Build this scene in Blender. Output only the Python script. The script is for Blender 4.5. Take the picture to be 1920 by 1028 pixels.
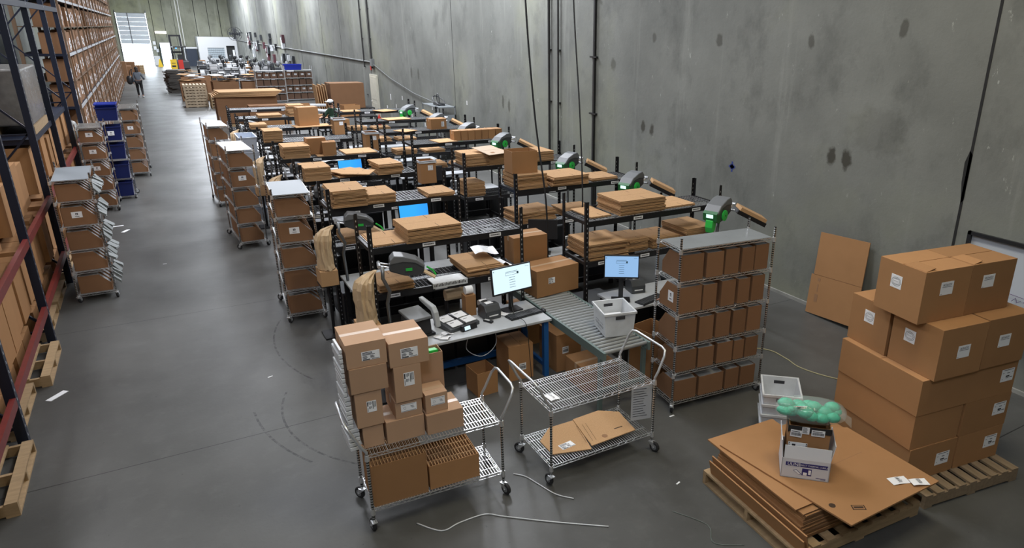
import bpy, bmesh, math, random
from mathutils import Matrix, Vector
random.seed(7)
R = math.radians
PI = math.pi
for o in list(bpy.data.objects): bpy.data.objects.remove(o)
SC = bpy.context.scene
COL = SC.collection

# ---------------------------------------------------------------- camera
cd = bpy.data.cameras.new('camera')
cam = bpy.data.objects.new('camera', cd); COL.objects.link(cam)
def cam_axes(yaw, pitch, roll):
    cy, sy, cp, sp = math.cos(yaw), math.sin(yaw), math.cos(pitch), math.sin(pitch)
    F = Vector((sy*cp, cy*cp, -sp)); r = Vector((cy, -sy, 0)); u = r.cross(F)
    c, s = math.cos(roll), math.sin(roll)
    return c*r + s*u, -s*r + c*u, F
cr, cu_, cf = cam_axes(.5634, .3491, .0186)
m = Matrix.Identity(4)
for i in range(3):
    m[i][0] = cr[i]; m[i][1] = cu_[i]; m[i][2] = -cf[i]
m[2][3] = 4.0
cam.matrix_world = m
cd.sensor_width = 36; cd.lens = 1286.27/1920*36
cd.shift_x = (960-1120.24)/1920; cd.shift_y = (531.03-514)/1920
cd.clip_end = 400; cd.clip_start = .05
SC.camera = cam

# ---------------------------------------------------------------- view, sky, lights
vs = SC.view_settings
SC.display_settings.display_device = 'sRGB'
vs.view_transform = 'Standard'; vs.look = 'None'; vs.gamma = 1; vs.exposure = 0.22
vs.use_curve_mapping = False
w = bpy.data.worlds.new('sky'); SC.world = w; w.use_nodes = True
w.node_tree.nodes['Background'].inputs[0].default_value = (.80, .90, 1, 1)
w.node_tree.nodes['Background'].inputs[1].default_value = 18.0
def area(name, loc, sx, sy, power, col, rot=(0, 0, 0)):
    l = bpy.data.lights.new(name, 'AREA'); l.shape = 'RECTANGLE'; l.size = sx; l.size_y = sy
    l.energy = power; l.color = col
    o = bpy.data.objects.new(name, l); COL.objects.link(o); o.location = loc; o.rotation_euler = rot
    return o
CEIL = 8.6
# unseen area lamps for roof daylight: beyond the racking on the left, over the packing rows, and over the far floor
for y, p in ((1.5, 100), (8.5, 210), (17.5, 430)):
    area('unseen_roof_light', (-3.9, y, CEIL-.06), 1.6, 3.0, p, (.96, .97, 1))
for y, p in ((25, 110), (34, 200), (44, 360), (56, 580), (68, 800), (81, 1000)):
    area('unseen_roof_light', (3.0, y, CEIL-.06), 1.4, 2.6, p, (.86, .92, 1))
for x, y, p in ((-.6, -1.5, 240), (3.5, 8.0, 200), (1.0, 24, 170), (2.6, 15.5, 190), (4.4, 12.0, 90), (6.4, 17.5, 800), (6.2, 24, 520), (5.6, 32, 620), (5.6, 44, 900), (5.6, 58, 1200), (5.6, 74, 1500)):  # includes an added fill behind the camera and one for aisle floor reflection
    area('unseen_roof_light', (x, y, CEIL-.06), 1.2, 2.4, p, (.90, .93, 1))
area('unseen_roof_light', (4.0, 2.9, CEIL-.06), 1.2, 2.4, 200, (1, .90, .66))

# ---------------------------------------------------------------- materials
MATS = {}
def nodes(name):
    ma = bpy.data.materials.new(name); ma.use_nodes = True
    nt = ma.node_tree; return ma, nt, nt.nodes['Principled BSDF']
def mat(name, col, rough=.6, metal=0, var=0, noise=0, nscale=20, emit=0, bump=0, bscale=60, alpha=1, spec=None, trans=0, stretch=None):
    if name in MATS: return MATS[name]
    ma, nt, b = nodes(name)
    b.inputs['Roughness'].default_value = rough; b.inputs['Metallic'].default_value = metal
    c = (*col, 1)
    b.inputs['Base Color'].default_value = c
    if spec is not None: b.inputs['Specular IOR Level'].default_value = spec
    if alpha < 1: b.inputs['Alpha'].default_value = alpha
    if trans: b.inputs['Transmission Weight'].default_value = trans
    N = nt.nodes.new; L = nt.links.new
    src = None
    tc = N('ShaderNodeTexCoord')
    if noise:
        t = N('ShaderNodeTexNoise'); t.inputs['Scale'].default_value = nscale; t.inputs['Detail'].default_value = 5
        if stretch:
            mp = N('ShaderNodeMapping'); mp.inputs['Scale'].default_value = stretch
            L(tc.outputs['Object'], mp.inputs[0]); L(mp.outputs[0], t.inputs[0])
        else: L(tc.outputs['Object'], t.inputs[0])
        mx = N('ShaderNodeMix'); mx.data_type = 'RGBA'
        mx.inputs[6].default_value = tuple(max(0, v*(1-noise)) for v in col)+(1,)
        mx.inputs[7].default_value = tuple(min(1, v*(1+noise)) for v in col)+(1,)
        L(t.outputs[0], mx.inputs[0]); src = mx.outputs[2]
    if var:
        oi = N('ShaderNodeObjectInfo'); mr = N('ShaderNodeMapRange')
        mr.inputs[3].default_value = 1-var; mr.inputs[4].default_value = 1+var
        L(oi.outputs['Random'], mr.inputs[0])
        hs = N('ShaderNodeHueSaturation'); hs.inputs['Color'].default_value = c
        if src: L(src, hs.inputs['Color'])
        L(mr.outputs[0], hs.inputs['Value']); src = hs.outputs[0]
    if src: L(src, b.inputs['Base Color'])
    if emit:
        b.inputs['Emission Strength'].default_value = emit; b.inputs['Emission Color'].default_value = c
    if bump:
        t = N('ShaderNodeTexNoise'); t.inputs['Scale'].default_value = bscale; L(tc.outputs['Object'], t.inputs[0])
        bp = N('ShaderNodeBump'); bp.inputs['Strength'].default_value = bump; bp.inputs['Distance'].default_value = .01
        L(t.outputs[0], bp.inputs['Height']); L(bp.outputs[0], b.inputs['Normal'])
    MATS[name] = ma; return ma
KR = mat('kraft_board', (.36, .190, .085), .8, var=.13, noise=.07, nscale=6, spec=.2)
KE = mat('kraft_edge', (.48, .295, .155), .85, var=.1, noise=.25, nscale=90, spec=.1, stretch=(1, 1, 12))
KL = mat('pale_kraft_board', (.45, .285, .18), .8, var=.08, noise=.06, nscale=6, spec=.2)
BB = mat('brown_bin_board', (.235, .125, .066), .82, var=.12, noise=.07, nscale=6, spec=.2)
KI = mat('kraft_inside', (.30, .17, .095), .85, var=.1, spec=.1)
KS = mat('kraft_slit', (.05, .028, .015), .9)  # painted shade of carton slots and leaf gaps; also dark print and folds
KP = mat('kraft_paper', (.60, .44, .27), .75, noise=.15, nscale=8, bump=.5, bscale=14)
TAPE = mat('packing_tape', (.46, .31, .19), .34)
WH = mat('white_paper', (.86, .87, .89), .6)
INK = mat('black_ink', (.02, .02, .025), .7)
BLK = mat('black_steel', (.012, .012, .014), .45, spec=.4)
BLP = mat('black_plastic', (.016, .017, .02), .4)
RUB = mat('rubber', (.02, .02, .022), .8)
CHR = mat('chrome_wire', (.84, .85, .86), .33, .85)
CHD = mat('chrome_dull', (.66, .68, .70), .35, .75)
GREY = mat('grey_plastic', (.20, .21, .22), .45)
DGREY = mat('charcoal_plastic', (.055, .06, .066), .4)
LINER = mat('grey_shelf_liner', (.24, .265, .29), .5, noise=.06, nscale=3)
LINERD = mat('clear_grey_shelf_liner', (.20, .215, .225), .25, noise=.25, nscale=3)
GRN = mat('green_plastic', (.03, .48, .07), .4, emit=.04)  # faint glow added to the green; the plastic is no lamp
GRND = mat('dark_green_plastic', (.02, .14, .04), .45)
WOOD = mat('pallet_wood', (.38, .26, .14), .8, noise=.35, nscale=5, var=.12, stretch=(1, 6, 6))
WOODD = mat('pallet_wood_grey', (.26, .19, .12), .85, noise=.35, nscale=5, stretch=(6, 1, 6))
BLUE = mat('blue_enamel', (.012, .10, .32), .4)
LAM = mat('grey_laminate', (.46, .48, .50), .4, noise=.04, nscale=30)
BIN = mat('blue_tote_plastic', (.005, .014, .11), .4)
TUB = mat('white_corrugated_plastic', (.60, .62, .64), .5, noise=.22, nscale=9)
BAG = mat('grey_poly_bag', (.30, .31, .32), .35, noise=.35, nscale=14, bump=.6, bscale=25)
WIT = mat('white_item', (.62, .64, .66), .5, noise=.2, nscale=18)
RACKB = mat('blue_rack_steel', (.004, .009, .026), .5)
RED = mat('red_rack_beam', (.16, .018, .014), .5, noise=.3, nscale=9)
ORNG = mat('orange_plastic', (.8, .16, .02), .5)
YEL = mat('yellow_paint', (.75, .50, .03), .5)
REDP = mat('red_paint', (.55, .03, .02), .5)
SKIN = mat('skin', (.52, .29, .20), .55)
def ring_steel():
    ma, nt, b = nodes('groove_glint_chrome_post'); N = nt.nodes.new; L = nt.links.new
    b.inputs['Metallic'].default_value = 1; b.inputs['Roughness'].default_value = .25
    tc = N('ShaderNodeTexCoord'); sx = N('ShaderNodeSeparateXYZ'); L(tc.outputs['Object'], sx.inputs[0])
    mu = N('ShaderNodeMath'); mu.operation = 'MULTIPLY'; mu.inputs[1].default_value = 1/.0254*1.0
    L(sx.outputs[2], mu.inputs[0])
    fr = N('ShaderNodeMath'); fr.operation = 'FRACT'; L(mu.outputs[0], fr.inputs[0])
    gt = N('ShaderNodeMath'); gt.operation = 'GREATER_THAN'; gt.inputs[1].default_value = .38; L(fr.outputs[0], gt.inputs[0])
    mx = N('ShaderNodeMix'); mx.data_type = 'RGBA'; mx.inputs[6].default_value = (.05, .05, .05, 1); mx.inputs[7].default_value = (.78, .79, .8, 1)  # light and shade of the post grooves painted as bright and dark bands
    L(gt.outputs[0], mx.inputs[0]); L(mx.outputs[2], b.inputs['Base Color'])
    return ma
RING = ring_steel()
def screen_mat(name, c0, c1, e):
    ma, nt, b = nodes(name); N = nt.nodes.new; L = nt.links.new
    tc = N('ShaderNodeTexCoord'); g = N('ShaderNodeTexGradient'); L(tc.outputs['Object'], g.inputs[0])
    mx = N('ShaderNodeMix'); mx.data_type = 'RGBA'; mx.inputs[6].default_value = (*c0, 1); mx.inputs[7].default_value = (*c1, 1)
    L(g.outputs[0], mx.inputs[0]); L(mx.outputs[2], b.inputs['Emission Color']); b.inputs['Emission Strength'].default_value = e
    b.inputs['Base Color'].default_value = (.02, .02, .02, 1); b.inputs['Roughness'].default_value = .3
    return ma
SCRW = screen_mat('lit_white_screen', (.66, .85, .95), (.72, .87, 1), 1.0)
SCRB = screen_mat('lit_pale_blue_screen', (.24, .42, .68), (.28, .48, .72), 1.0)
SCRD = screen_mat('lit_blue_screen', (.03, .38, .95), (.01, .07, .75), 1.0)

# concrete -------------------------------------------------------------
def floor_mat():
    ma, nt, b = nodes('polished_concrete_floor'); N = nt.nodes.new; L = nt.links.new
    tc = N('ShaderNodeTexCoord')
    def noise(sc, det=6, rough=.6, sx=1, sy=1):
        mp = N('ShaderNodeMapping'); mp.inputs['Scale'].default_value = (sx, sy, 1); L(tc.outputs['Object'], mp.inputs[0])
        t = N('ShaderNodeTexNoise'); t.inputs['Scale'].default_value = sc; t.inputs['Detail'].default_value = det; t.inputs['Roughness'].default_value = rough
        L(mp.outputs[0], t.inputs[0]); return t.outputs[0]
    def mix(a, bb, f, mode='MIX'):
        mx = N('ShaderNodeMix'); mx.data_type = 'RGBA'; mx.blend_type = mode
        for s, v in ((6, a), (7, bb)):
            if isinstance(v, tuple): mx.inputs[s].default_value = (*v, 1)
            else: L(v, mx.inputs[s])
        if isinstance(f, float): mx.inputs[0].default_value = f
        else: L(f, mx.inputs[0])
        return mx.outputs[2]
    def ramp(v, lo, hi):
        r = N('ShaderNodeMapRange'); r.inputs[1].default_value = lo; r.inputs[2].default_value = hi; L(v, r.inputs[0]); return r.outputs[0]
    def mth(op, a, b_=None, c=None):
        n = N('ShaderNodeMath'); n.operation = op
        for i, v in enumerate((a, b_, c)):
            if v is None: continue
            if isinstance(v, (int, float)): n.inputs[i].default_value = v
            else: L(v, n.inputs[i])
        return n.outputs[0]
    c = mix((.068, .068, .065), (.118, .118, .113), ramp(noise(.35), .35, .68))
    c = mix(c, (.135, .135, .13), mth('MULTIPLY', ramp(noise(5, 8, .7), .52, .75), .35))
    c = mix(c, (.022, .022, .022), mth('MULTIPLY', ramp(noise(1.3, 8, .7, 1, .3), .58, .75), .45))
    c = mix(c, (.018, .018, .018), mth('MULTIPLY', ramp(noise(22, 3, .6), .70, .74), .5))
    sp = N('ShaderNodeSeparateXYZ'); L(tc.outputs['Object'], sp.inputs[0])
    d = mth('ABSOLUTE', mth('SUBTRACT', mth('FRACT', mth('ADD', mth('MULTIPLY', mth('SUBTRACT', sp.outputs[1], 7.10), 1/4.03), 100.5)), .5))
    j = mth('LESS_THAN', d, .006/4.03)
    c = mix(c, (.008, .008, .008), mth('MULTIPLY', j, .75))
    # curved tyre scuffs of the trolleys
    for (cx, cy, r0, x0, x1, y0, y1) in ((2.35, 7.25, 1.75, .2, 1.1, 6.0, 7.9), (2.9, 7.6, 2.55, .0, .8, 6.3, 7.6), (3.4, 9.2, 2.6, .6, 1.6, 8.1, 10.2)):
        dx = mth('SUBTRACT', sp.outputs[0], cx); dy = mth('SUBTRACT', sp.outputs[1], cy)
        rr = mth('SQRT', mth('ADD', mth('MULTIPLY', dx, dx), mth('MULTIPLY', dy, dy)))
        k = mth('LESS_THAN', mth('ABSOLUTE', mth('SUBTRACT', rr, r0)), .012)
        for s, op, v in ((0, 'GREATER_THAN', x0), (0, 'LESS_THAN', x1), (1, 'GREATER_THAN', y0), (1, 'LESS_THAN', y1)):
            k = mth('MULTIPLY', k, mth(op, sp.outputs[s], v))
        k = mth('MULTIPLY', k, ramp(noise(14, 4, .7), .40, .58))
        c = mix(c, (.012, .012, .012), mth('MULTIPLY', k, .8))
    L(c, b.inputs['Base Color'])
    b.inputs['Specular IOR Level'].default_value = .26
    r = mth('ADD', mth('MULTIPLY', noise(1.2, 5), .26), .26)
    L(r, b.inputs['Roughness'])
    bp = N('ShaderNodeBump'); bp.inputs['Strength'].default_value = .06; bp.inputs['Distance'].default_value = .01
    L(noise(30, 4), bp.inputs['Height']); L(bp.outputs[0], b.inputs['Normal'])
    return ma
def wall_mat(name, base, hi, spots=()):
    ma, nt, b = nodes(name); N = nt.nodes.new; L = nt.links.new
    tc = N('ShaderNodeTexCoord')
    def noise(sc, det=6, rough=.6, s=(1, 1, 1)):
        mp = N('ShaderNodeMapping'); mp.inputs['Scale'].default_value = s; L(tc.outputs['Object'], mp.inputs[0])
        t = N('ShaderNodeTexNoise'); t.inputs['Scale'].default_value = sc; t.inputs['Detail'].default_value = det; t.inputs['Roughness'].default_value = rough
        L(mp.outputs[0], t.inputs[0]); return t.outputs[0]
    def ramp(v, lo, hi, a=0, bb=1):
        r = N('ShaderNodeMapRange'); r.inputs[1].default_value = lo; r.inputs[2].default_value = hi
        r.inputs[3].default_value = a; r.inputs[4].default_value = bb; L(v, r.inputs[0]); return r.outputs[0]
    def mix(a, bb, f):
        mx = N('ShaderNodeMix'); mx.data_type = 'RGBA'
        for s, v in ((6, a), (7, bb)):
            if isinstance(v, tuple): mx.inputs[s].default_value = (*v, 1)
            else: L(v, mx.inputs[s])
        L(f, mx.inputs[0]); return mx.outputs[2]
    c = mix(base, hi, ramp(noise(.45, 7, .6), .36, .66))
    c = mix(c, (hi[0]*1.05, hi[1]*1.06, hi[2]*.80), ramp(noise(.22, 5, .6), .50, .70, 0, .7))
    c = mix(c, tuple(v*.62 for v in base), ramp(noise(1.1, 9, .68, (1, 1, .7)), .52, .74, 0, .8))
    c = mix(c, tuple(v*1.35 for v in hi), ramp(noise(2.2, 8, .7, (1, 1, .06)), .55, .72, 0, .6))
    c = mix(c, tuple(min(1, v*2.1) for v in hi), ramp(noise(7, 6, .75, (1, 1, .45)), .655, .70, 0, .6))
    c = mix(c, (.03, .03, .03), ramp(noise(9, 5, .7, (1, 1, .5)), .71, .74, 0, .6))
    # formwork stains with their own places on the wall
    for (y, z, ry, rz, k) in spots:
        mp = N('ShaderNodeMapping'); mp.inputs['Location'].default_value = (0, -y/ry, -z/rz); mp.inputs['Scale'].default_value = (0, 1/ry, 1/rz)
        L(tc.outputs['Object'], mp.inputs[0])
        ln = N('ShaderNodeVectorMath'); ln.operation = 'LENGTH'; L(mp.outputs[0], ln.inputs[0])
        mm = N('ShaderNodeMath'); mm.operation = 'ADD'; L(ln.outputs['Value'], mm.inputs[0])
        L(ramp(noise(9, 4), .3, .7, -.25, .25), mm.inputs[1])
        c = mix(c, (.04, .036, .026), ramp(mm.outputs[0], .65, 1.05, k, 0))
    L(c, b.inputs['Base Color']); b.inputs['Roughness'].default_value = .75
    b.inputs['Specular IOR Level'].default_value = .25
    bp = N('ShaderNodeBump'); bp.inputs['Strength'].default_value = .25; bp.inputs['Distance'].default_value = .02
    L(noise(6, 8, .7), bp.inputs['Height']); L(bp.outputs[0], b.inputs['Normal'])
    return ma
FLOORM = floor_mat()
WALLM = wall_mat('cast_concrete_wall', (.158, .164, .150), (.225, .232, .212),
    [(11.45, 2.24, .075, .13, .8), (11.15, 2.22, .075, .13, .8), (6.72, 2.36, .085, .15, .85), (6.45, 2.36, .10, .16, .85),
     (9.35, 3.92, .09, .12, .6), (7.35, 3.95, .07, .11, .6), (5.85, 4.12, .07, .14, .6), (11.2, 3.95, .07, .1, .5),
     (17.8, 2.1, .08, .2, .6), (18.2, 2.15, .08, .2, .6), (25.5, 2.5, .12, .22, .5), (26.3, 2.5, .12, .22, .5), (6.0, 2.8, .5, .35, .18), (12.6, 3.4, .10, .14, .5)])
ENDM = wall_mat('end_concrete_wall', (.22, .225, .17), (.31, .315, .25))

# ---------------------------------------------------------------- mesh building
class MB:
    def __init__(s): s.v = []; s.f = []; s.mi = []; s.T = Matrix.Identity(4)
    def at(s, x=0, y=0, z=0, rz=0, rx=0, ry=0):
        s.T = Matrix.Translation((x, y, z)) @ Matrix.Rotation(rz, 4, 'Z') @ Matrix.Rotation(ry, 4, 'Y') @ Matrix.Rotation(rx, 4, 'X'); return s
    def add(s, vs, fs, m=0):
        b = len(s.v); s.v += [tuple(s.T @ Vector(q)) for q in vs]
        for f in fs: s.f.append(tuple(b+i for i in f)); s.mi.append(m)
        return s
    def box(s, x0, x1, y0, y1, z0, z1, m=0):
        return s.add([(x0,y0,z0),(x1,y0,z0),(x1,y1,z0),(x0,y1,z0),(x0,y0,z1),(x1,y0,z1),(x1,y1,z1),(x0,y1,z1)],
                     [(0,3,2,1),(4,5,6,7),(0,1,5,4),(1,2,6,5),(2,3,7,6),(3,0,4,7)], m)
    def tube(s, pts, r, n=6, m=0, closed=False):
        P = [Vector(p) for p in pts]; rr = r if isinstance(r, (list, tuple)) else [r]*len(P)
        vs = []; up = None
        for i, p in enumerate(P):
            if closed: d = (P[(i+1) % len(P)]-P[i-1])
            else: d = (P[min(i+1, len(P)-1)]-P[max(i-1, 0)])
            d.normalize()
            if up is None:
                up = Vector((0, 0, 1)) if abs(d.z) < .9 else Vector((1, 0, 0))
            a = d.cross(up)
            if a.length < 1e-4: a = d.cross(Vector((0, 1, 0)))
            a.normalize(); bb = d.cross(a).normalized(); up = -bb if False else up
            for k in range(n):
                t = 2*PI*(k+.5)/n; vs.append(tuple(p+rr[i]*(math.cos(t)*a+math.sin(t)*bb)))
        fs = []; L = len(P)
        for i in range(L if closed else L-1):
            for k in range(n):
                j = (i+1) % L
                fs.append((i*n+k, i*n+(k+1) % n, j*n+(k+1) % n, j*n+k))
        if not closed: fs += [tuple(range(n))[::-1], tuple((L-1)*n+k for k in range(n))]
        return s.add(vs, fs, m)
    def prism(s, poly, h0, h1, axis='y', m=0):
        # poly in the two other axes, extruded along axis
        def p3(a, b, h): return {'x': (h, a, b), 'y': (a, h, b), 'z': (a, b, h)}[axis]
        n = len(poly); vs = [p3(a, b, h0) for a, b in poly]+[p3(a, b, h1) for a, b in poly]
        fs = [tuple(range(n)), tuple(range(2*n-1, n-1, -1))]+[(i, (i+1) % n+0, (i+1) % n+n, i+n) for i in range(n)]
        return s.add(vs, fs, m)
    def lathe(s, prof, n=20, m=0):
        vs = []; fs = []
        for r, z in prof:
            for k in range(n): vs.append((r*math.cos(2*PI*k/n), r*math.sin(2*PI*k/n), z))
        for i in range(len(prof)-1):
            for k in range(n): fs.append((i*n+k, i*n+(k+1) % n, (i+1)*n+(k+1) % n, (i+1)*n+k))
        fs += [tuple(range(n))[::-1], tuple((len(prof)-1)*n+k for k in range(n))]
        return s.add(vs, fs, m)
    def mesh(s, me, m=0): return s.add([tuple(v.co) for v in me.vertices], [tuple(p.vertices) for p in me.polygons], m)
    def build(s, name, mats, parent=None, smooth=False, bevel=0, loc=None, rot=None):
        me = bpy.data.meshes.new(name); me.from_pydata(s.v, [], s.f)
        for x in (mats if isinstance(mats, (list, tuple)) else [mats]): me.materials.append(x)
        me.polygons.foreach_set('material_index', s.mi)
        bm_ = bmesh.new(); bm_.from_mesh(me); bmesh.ops.recalc_face_normals(bm_, faces=bm_.faces); bm_.to_mesh(me); bm_.free()
        if smooth: me.polygons.foreach_set('use_smooth', [True]*len(s.f))
        me.update()
        o = bpy.data.objects.new(name, me); COL.objects.link(o); o.parent = parent; reg(o, parent)
        if loc: o.location = loc
        if rot: o.rotation_euler = rot
        if bevel:
            bm = o.modifiers.new('bevel', 'BEVEL'); bm.width = bevel; bm.segments = 2; bm.limit_method = 'ANGLE'
        return o
def tag(o, label, cat, group=None, kind=None):
    if label: o['label'] = label
    if cat: o['category'] = cat
    if group: o['group'] = group
    if kind: o['kind'] = kind
    return o
def thing(name, loc=(0, 0, 0), rz=0, label=None, cat=None, group=None):
    o = bpy.data.objects.new(name, None); COL.objects.link(o); o.empty_display_size = .1
    o.location = loc; o.rotation_euler = (0, 0, rz)
    return tag(o, label, cat, group)
def struct(o): o['kind'] = 'structure'; return o
KID = {}
def reg(o, parent):
    if parent is not None: KID.setdefault(parent.name, []).append(o)
def dup(o, parent=None, loc=None, rz=None, label=None, group=None):
    # a copy of a thing with copies of its parts and their sub-parts
    c = o.copy(); COL.objects.link(c); c.parent = parent; reg(c, parent)
    if parent is None:
        if 'label' in c: del c['label']
        if loc is not None: c.location = loc
        if rz is not None: c.rotation_euler = (0, 0, rz)
        if label: c['label'] = label
        if group: c['group'] = group
    for ch in KID.get(o.name, []): dup(ch, c)
    return c
TX = {}
def text(s, size):
    k = (s, size)
    if k not in TX:
        cu = bpy.data.curves.new('t', 'FONT'); cu.body = s; cu.size = size; cu.align_x = 'CENTER'; cu.align_y = 'CENTER'; cu.resolution_u = 2
        o = bpy.data.objects.new('t', cu); COL.objects.link(o)
        dg = bpy.context.evaluated_depsgraph_get()
        me = bpy.data.meshes.new_from_object(o.evaluated_get(dg))
        bpy.data.objects.remove(o); bpy.data.curves.remove(cu); TX[k] = me
    return TX[k]
ORD = ['first','second','third','fourth','fifth','sixth','seventh','eighth','ninth','tenth','eleventh','twelfth','thirteenth','fourteenth','fifteenth','sixteenth','seventeenth','eighteenth','nineteenth','twentieth']
ORD += ['twenty-'+q for q in ORD[:9]]+['thirtieth']+['thirty-'+q for q in ORD[:9]]
def an(s): return ('an ' if s[0] in 'aeiou' else 'a ')+s
# ---------------------------------------------------------------- labels and stickers (face -y, centre at origin)
LM = {}
def sticker(kind, w, h):
    k = (kind, w, h)
    if k in LM: return LM[k]
    b = MB(); b.box(-w/2, w/2, -.0012, 0, -h/2, h/2, 0)
    rnd = random.Random(hash(kind) % 97 if False else len(kind)*7)
    def bar(x0, x1, z0, z1): b.box(x0*w, x1*w, -.0022, -.0012, z0*h, z1*h, 1)
    def tx(s, size, x, z, rot=0):
        b.at(x*w, -.0018, z*h, rx=PI/2); b.mesh(text(s, size), 1); b.at()
    if kind == 'ship':
        for i in range(3): bar(-.44, -.44+.5+.3*rnd.random(), .36-.13*i, .42-.13*i)
        for i in range(3): bar(-.44, -.25+.2*rnd.random(), -.06-.11*i, -.01-.11*i); bar(-.02, .12+.2*rnd.random(), -.06-.11*i, -.01-.11*i)
        bar(-.44, -.05, -.46, -.36); bar(.05, .44, -.43, -.39)
    elif kind == 'plain': bar(-.3, .3, -.1, .1)
    elif kind == 'oval':
        n = 28
        for r0, r1 in ((.40, .42), (.30, .315)):
            for i in range(n):
                a, c = 2*PI*i/n, 2*PI*(i+1)/n
                b.add([(r0*w*math.cos(a), -.002, r0*h*.8*math.sin(a)), (r1*w*math.cos(a)*1.02, -.002, r1*h*.8*math.sin(a)*1.02),
                       (r1*w*math.cos(c)*1.02, -.002, r1*h*.8*math.sin(c)*1.02), (r0*w*math.cos(c), -.002, r0*h*.8*math.sin(c))], [(0, 1, 2, 3)], 1)
        b.box(-.43*w, .43*w, -.0018, -.0012, -.09*h, .11*h, 0)
        tx('APPROVED', .135*w, 0, .01)
        tx('QUALITY', .09*w, 0, .2); tx('CONTROL', .08*w, 0, -.19)
    elif kind == 'num':
        tx('8036020', .2*w, 0, .26); bar(-.38, .38, .10, .125); bar(-.46, -.34, -.44, -.42)
    elif kind == 'form':
        bar(-.35, .4, .40, .44); bar(-.05, .15, .14, .19); bar(-.42, -.3, .18, .21); bar(.32, .44, .2, .23)
        bar(-.12, .16, -.14, -.03); bar(-.1, .12, -.24, -.2); bar(.2, .42, -.22, -.17); bar(-.4, -.34, -.3, -.27)
    elif kind == 'bin':
        bar(-.12, .12, -.02, .28); b.box(-.05*w, .04*w, -.0028, -.0022, .05*h, .16*h, 0); bar(-.2, .2, -.3, -.22)
    elif kind == 'beam':
        x = -.40
        while x < .38:
            d = .03+.05*rnd.random(); bar(x, x+d, -.16, .2); x += d+.018
    elif kind == 'bars':
        x = -.42
        while x < .4:
            d = .012+.03*rnd.random(); bar(x, x+d, -.3, .12); x += d+.02
        bar(-.42, .3, .25, .33)
    elif kind == 'sketch':
        bar(-.45, .45, .40, .43); bar(-.45, .45, -.43, -.40)
        for i in range(6): a = i*PI/3; b.box((-.28+.07*math.cos(a))*w, (-.25+.07*math.cos(a))*w, -.0022, -.0012, (-.05+.16*math.sin(a))*h, (.0+.16*math.sin(a))*h, 1)
        for i in range(3): bar(.1+.04*i, .3+.03*i, .14-.12*i, .17-.12*i)
    elif kind == 'text':
        for i in range(7): bar(-.4, .1+.3*rnd.random(), .38-.12*i, .42-.12*i)
    elif kind == 'logo':
        for i in range(9):
            bar(-.48, -.42, .40-.11*i, .46-.11*i); bar(.42, .48, .40-.11*i, .46-.11*i)
        bar(-.3, -.12, .14, .38); bar(-.32, .30, -.04, .12); bar(-.25, -.15, -.12, .02); bar(0, .1, -.12, .02); bar(.12, .34, -.02, .08)
        bar(.0, .12, .1, .2); bar(-.22, .25, -.3, -.24); bar(-.3, .32, -.42, -.39)
    LM[k] = b
    o = b.build('paper_label', [WH, INK]); me = o.data; bpy.data.objects.remove(o); LM[k] = me
    return me
def stick(parent, kind, w, h, x, y, z, rz=0, rx=0, ry=0, name='paper_label'):
    o = bpy.data.objects.new(name, sticker(kind, w, h)); COL.objects.link(o); o.parent = parent; reg(o, parent)
    o.location = (x, y, z); o.rotation_euler = (rx, ry, rz); return o

# ---------------------------------------------------------------- cardboard
CM = {}
def carton_body(w, d, h, style):
    b = MB(); t = .006
    if style in ('taped', 'flaps', 'flat'):
        b.box(-w/2, w/2, -d/2, d/2, 0, h-t, 0)
        # two outer flaps that meet in a seam
        if style == 'taped':
            b.box(-w/2, w/2, -d/2, -.0015, h-t, h, 0); b.box(-w/2, w/2, .0015, d/2, h-t, h, 0); b.box(-w/2+.01, w/2-.01, -.0015, .0015, h-t, h-.003, 1)
        elif w >= d:
            g = .004
            b.box(-w/2, w/2, -d/2, -g, h-t, h, 0); b.box(-w/2, w/2, g, d/2, h-t, h, 0)
            b.box(-w/2+.01, w/2-.01, -g, g, h-t, h-.004, 1)
        else:
            b.box(-w/2, -.004, -d/2, d/2, h-t, h, 0); b.box(.004, w/2, -d/2, d/2, h-t, h, 0)
            b.box(-.004, .004, -d/2+.01, d/2-.01, h-t, h-.004, 1)
    elif style == 'open':
        for a in ((-w/2, w/2, -d/2, -d/2+t), (-w/2, w/2, d/2-t, d/2), (-w/2, -w/2+t, -d/2+t, d/2-t), (w/2-t, w/2, -d/2+t, d/2-t)): b.box(*a, 0, h, 0)
        b.box(-w/2+t, w/2-t, -d/2+t, d/2-t, .002, .01, 1)
    elif style == 'bin':
        # back wall full height at -y, low front at +y, sloped cheeks
        b.box(-w/2, w/2, -d/2, -d/2+t, 0, h, 0); b.box(-w/2, w/2, d/2-t, d/2, 0, h*.45, 0)
        poly = [(-d/2+t, 0), (d/2-t, 0), (d/2-t, h*.45), (d*.16, h), (-d/2+t, h)]
        for sx in (-w/2, w/2-t): b.prism(poly, sx, sx+t, 'x', 0)
        b.box(-w/2+t, w/2-t, -d/2+t, d/2-t, .002, .01, 1)
    return b
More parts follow.
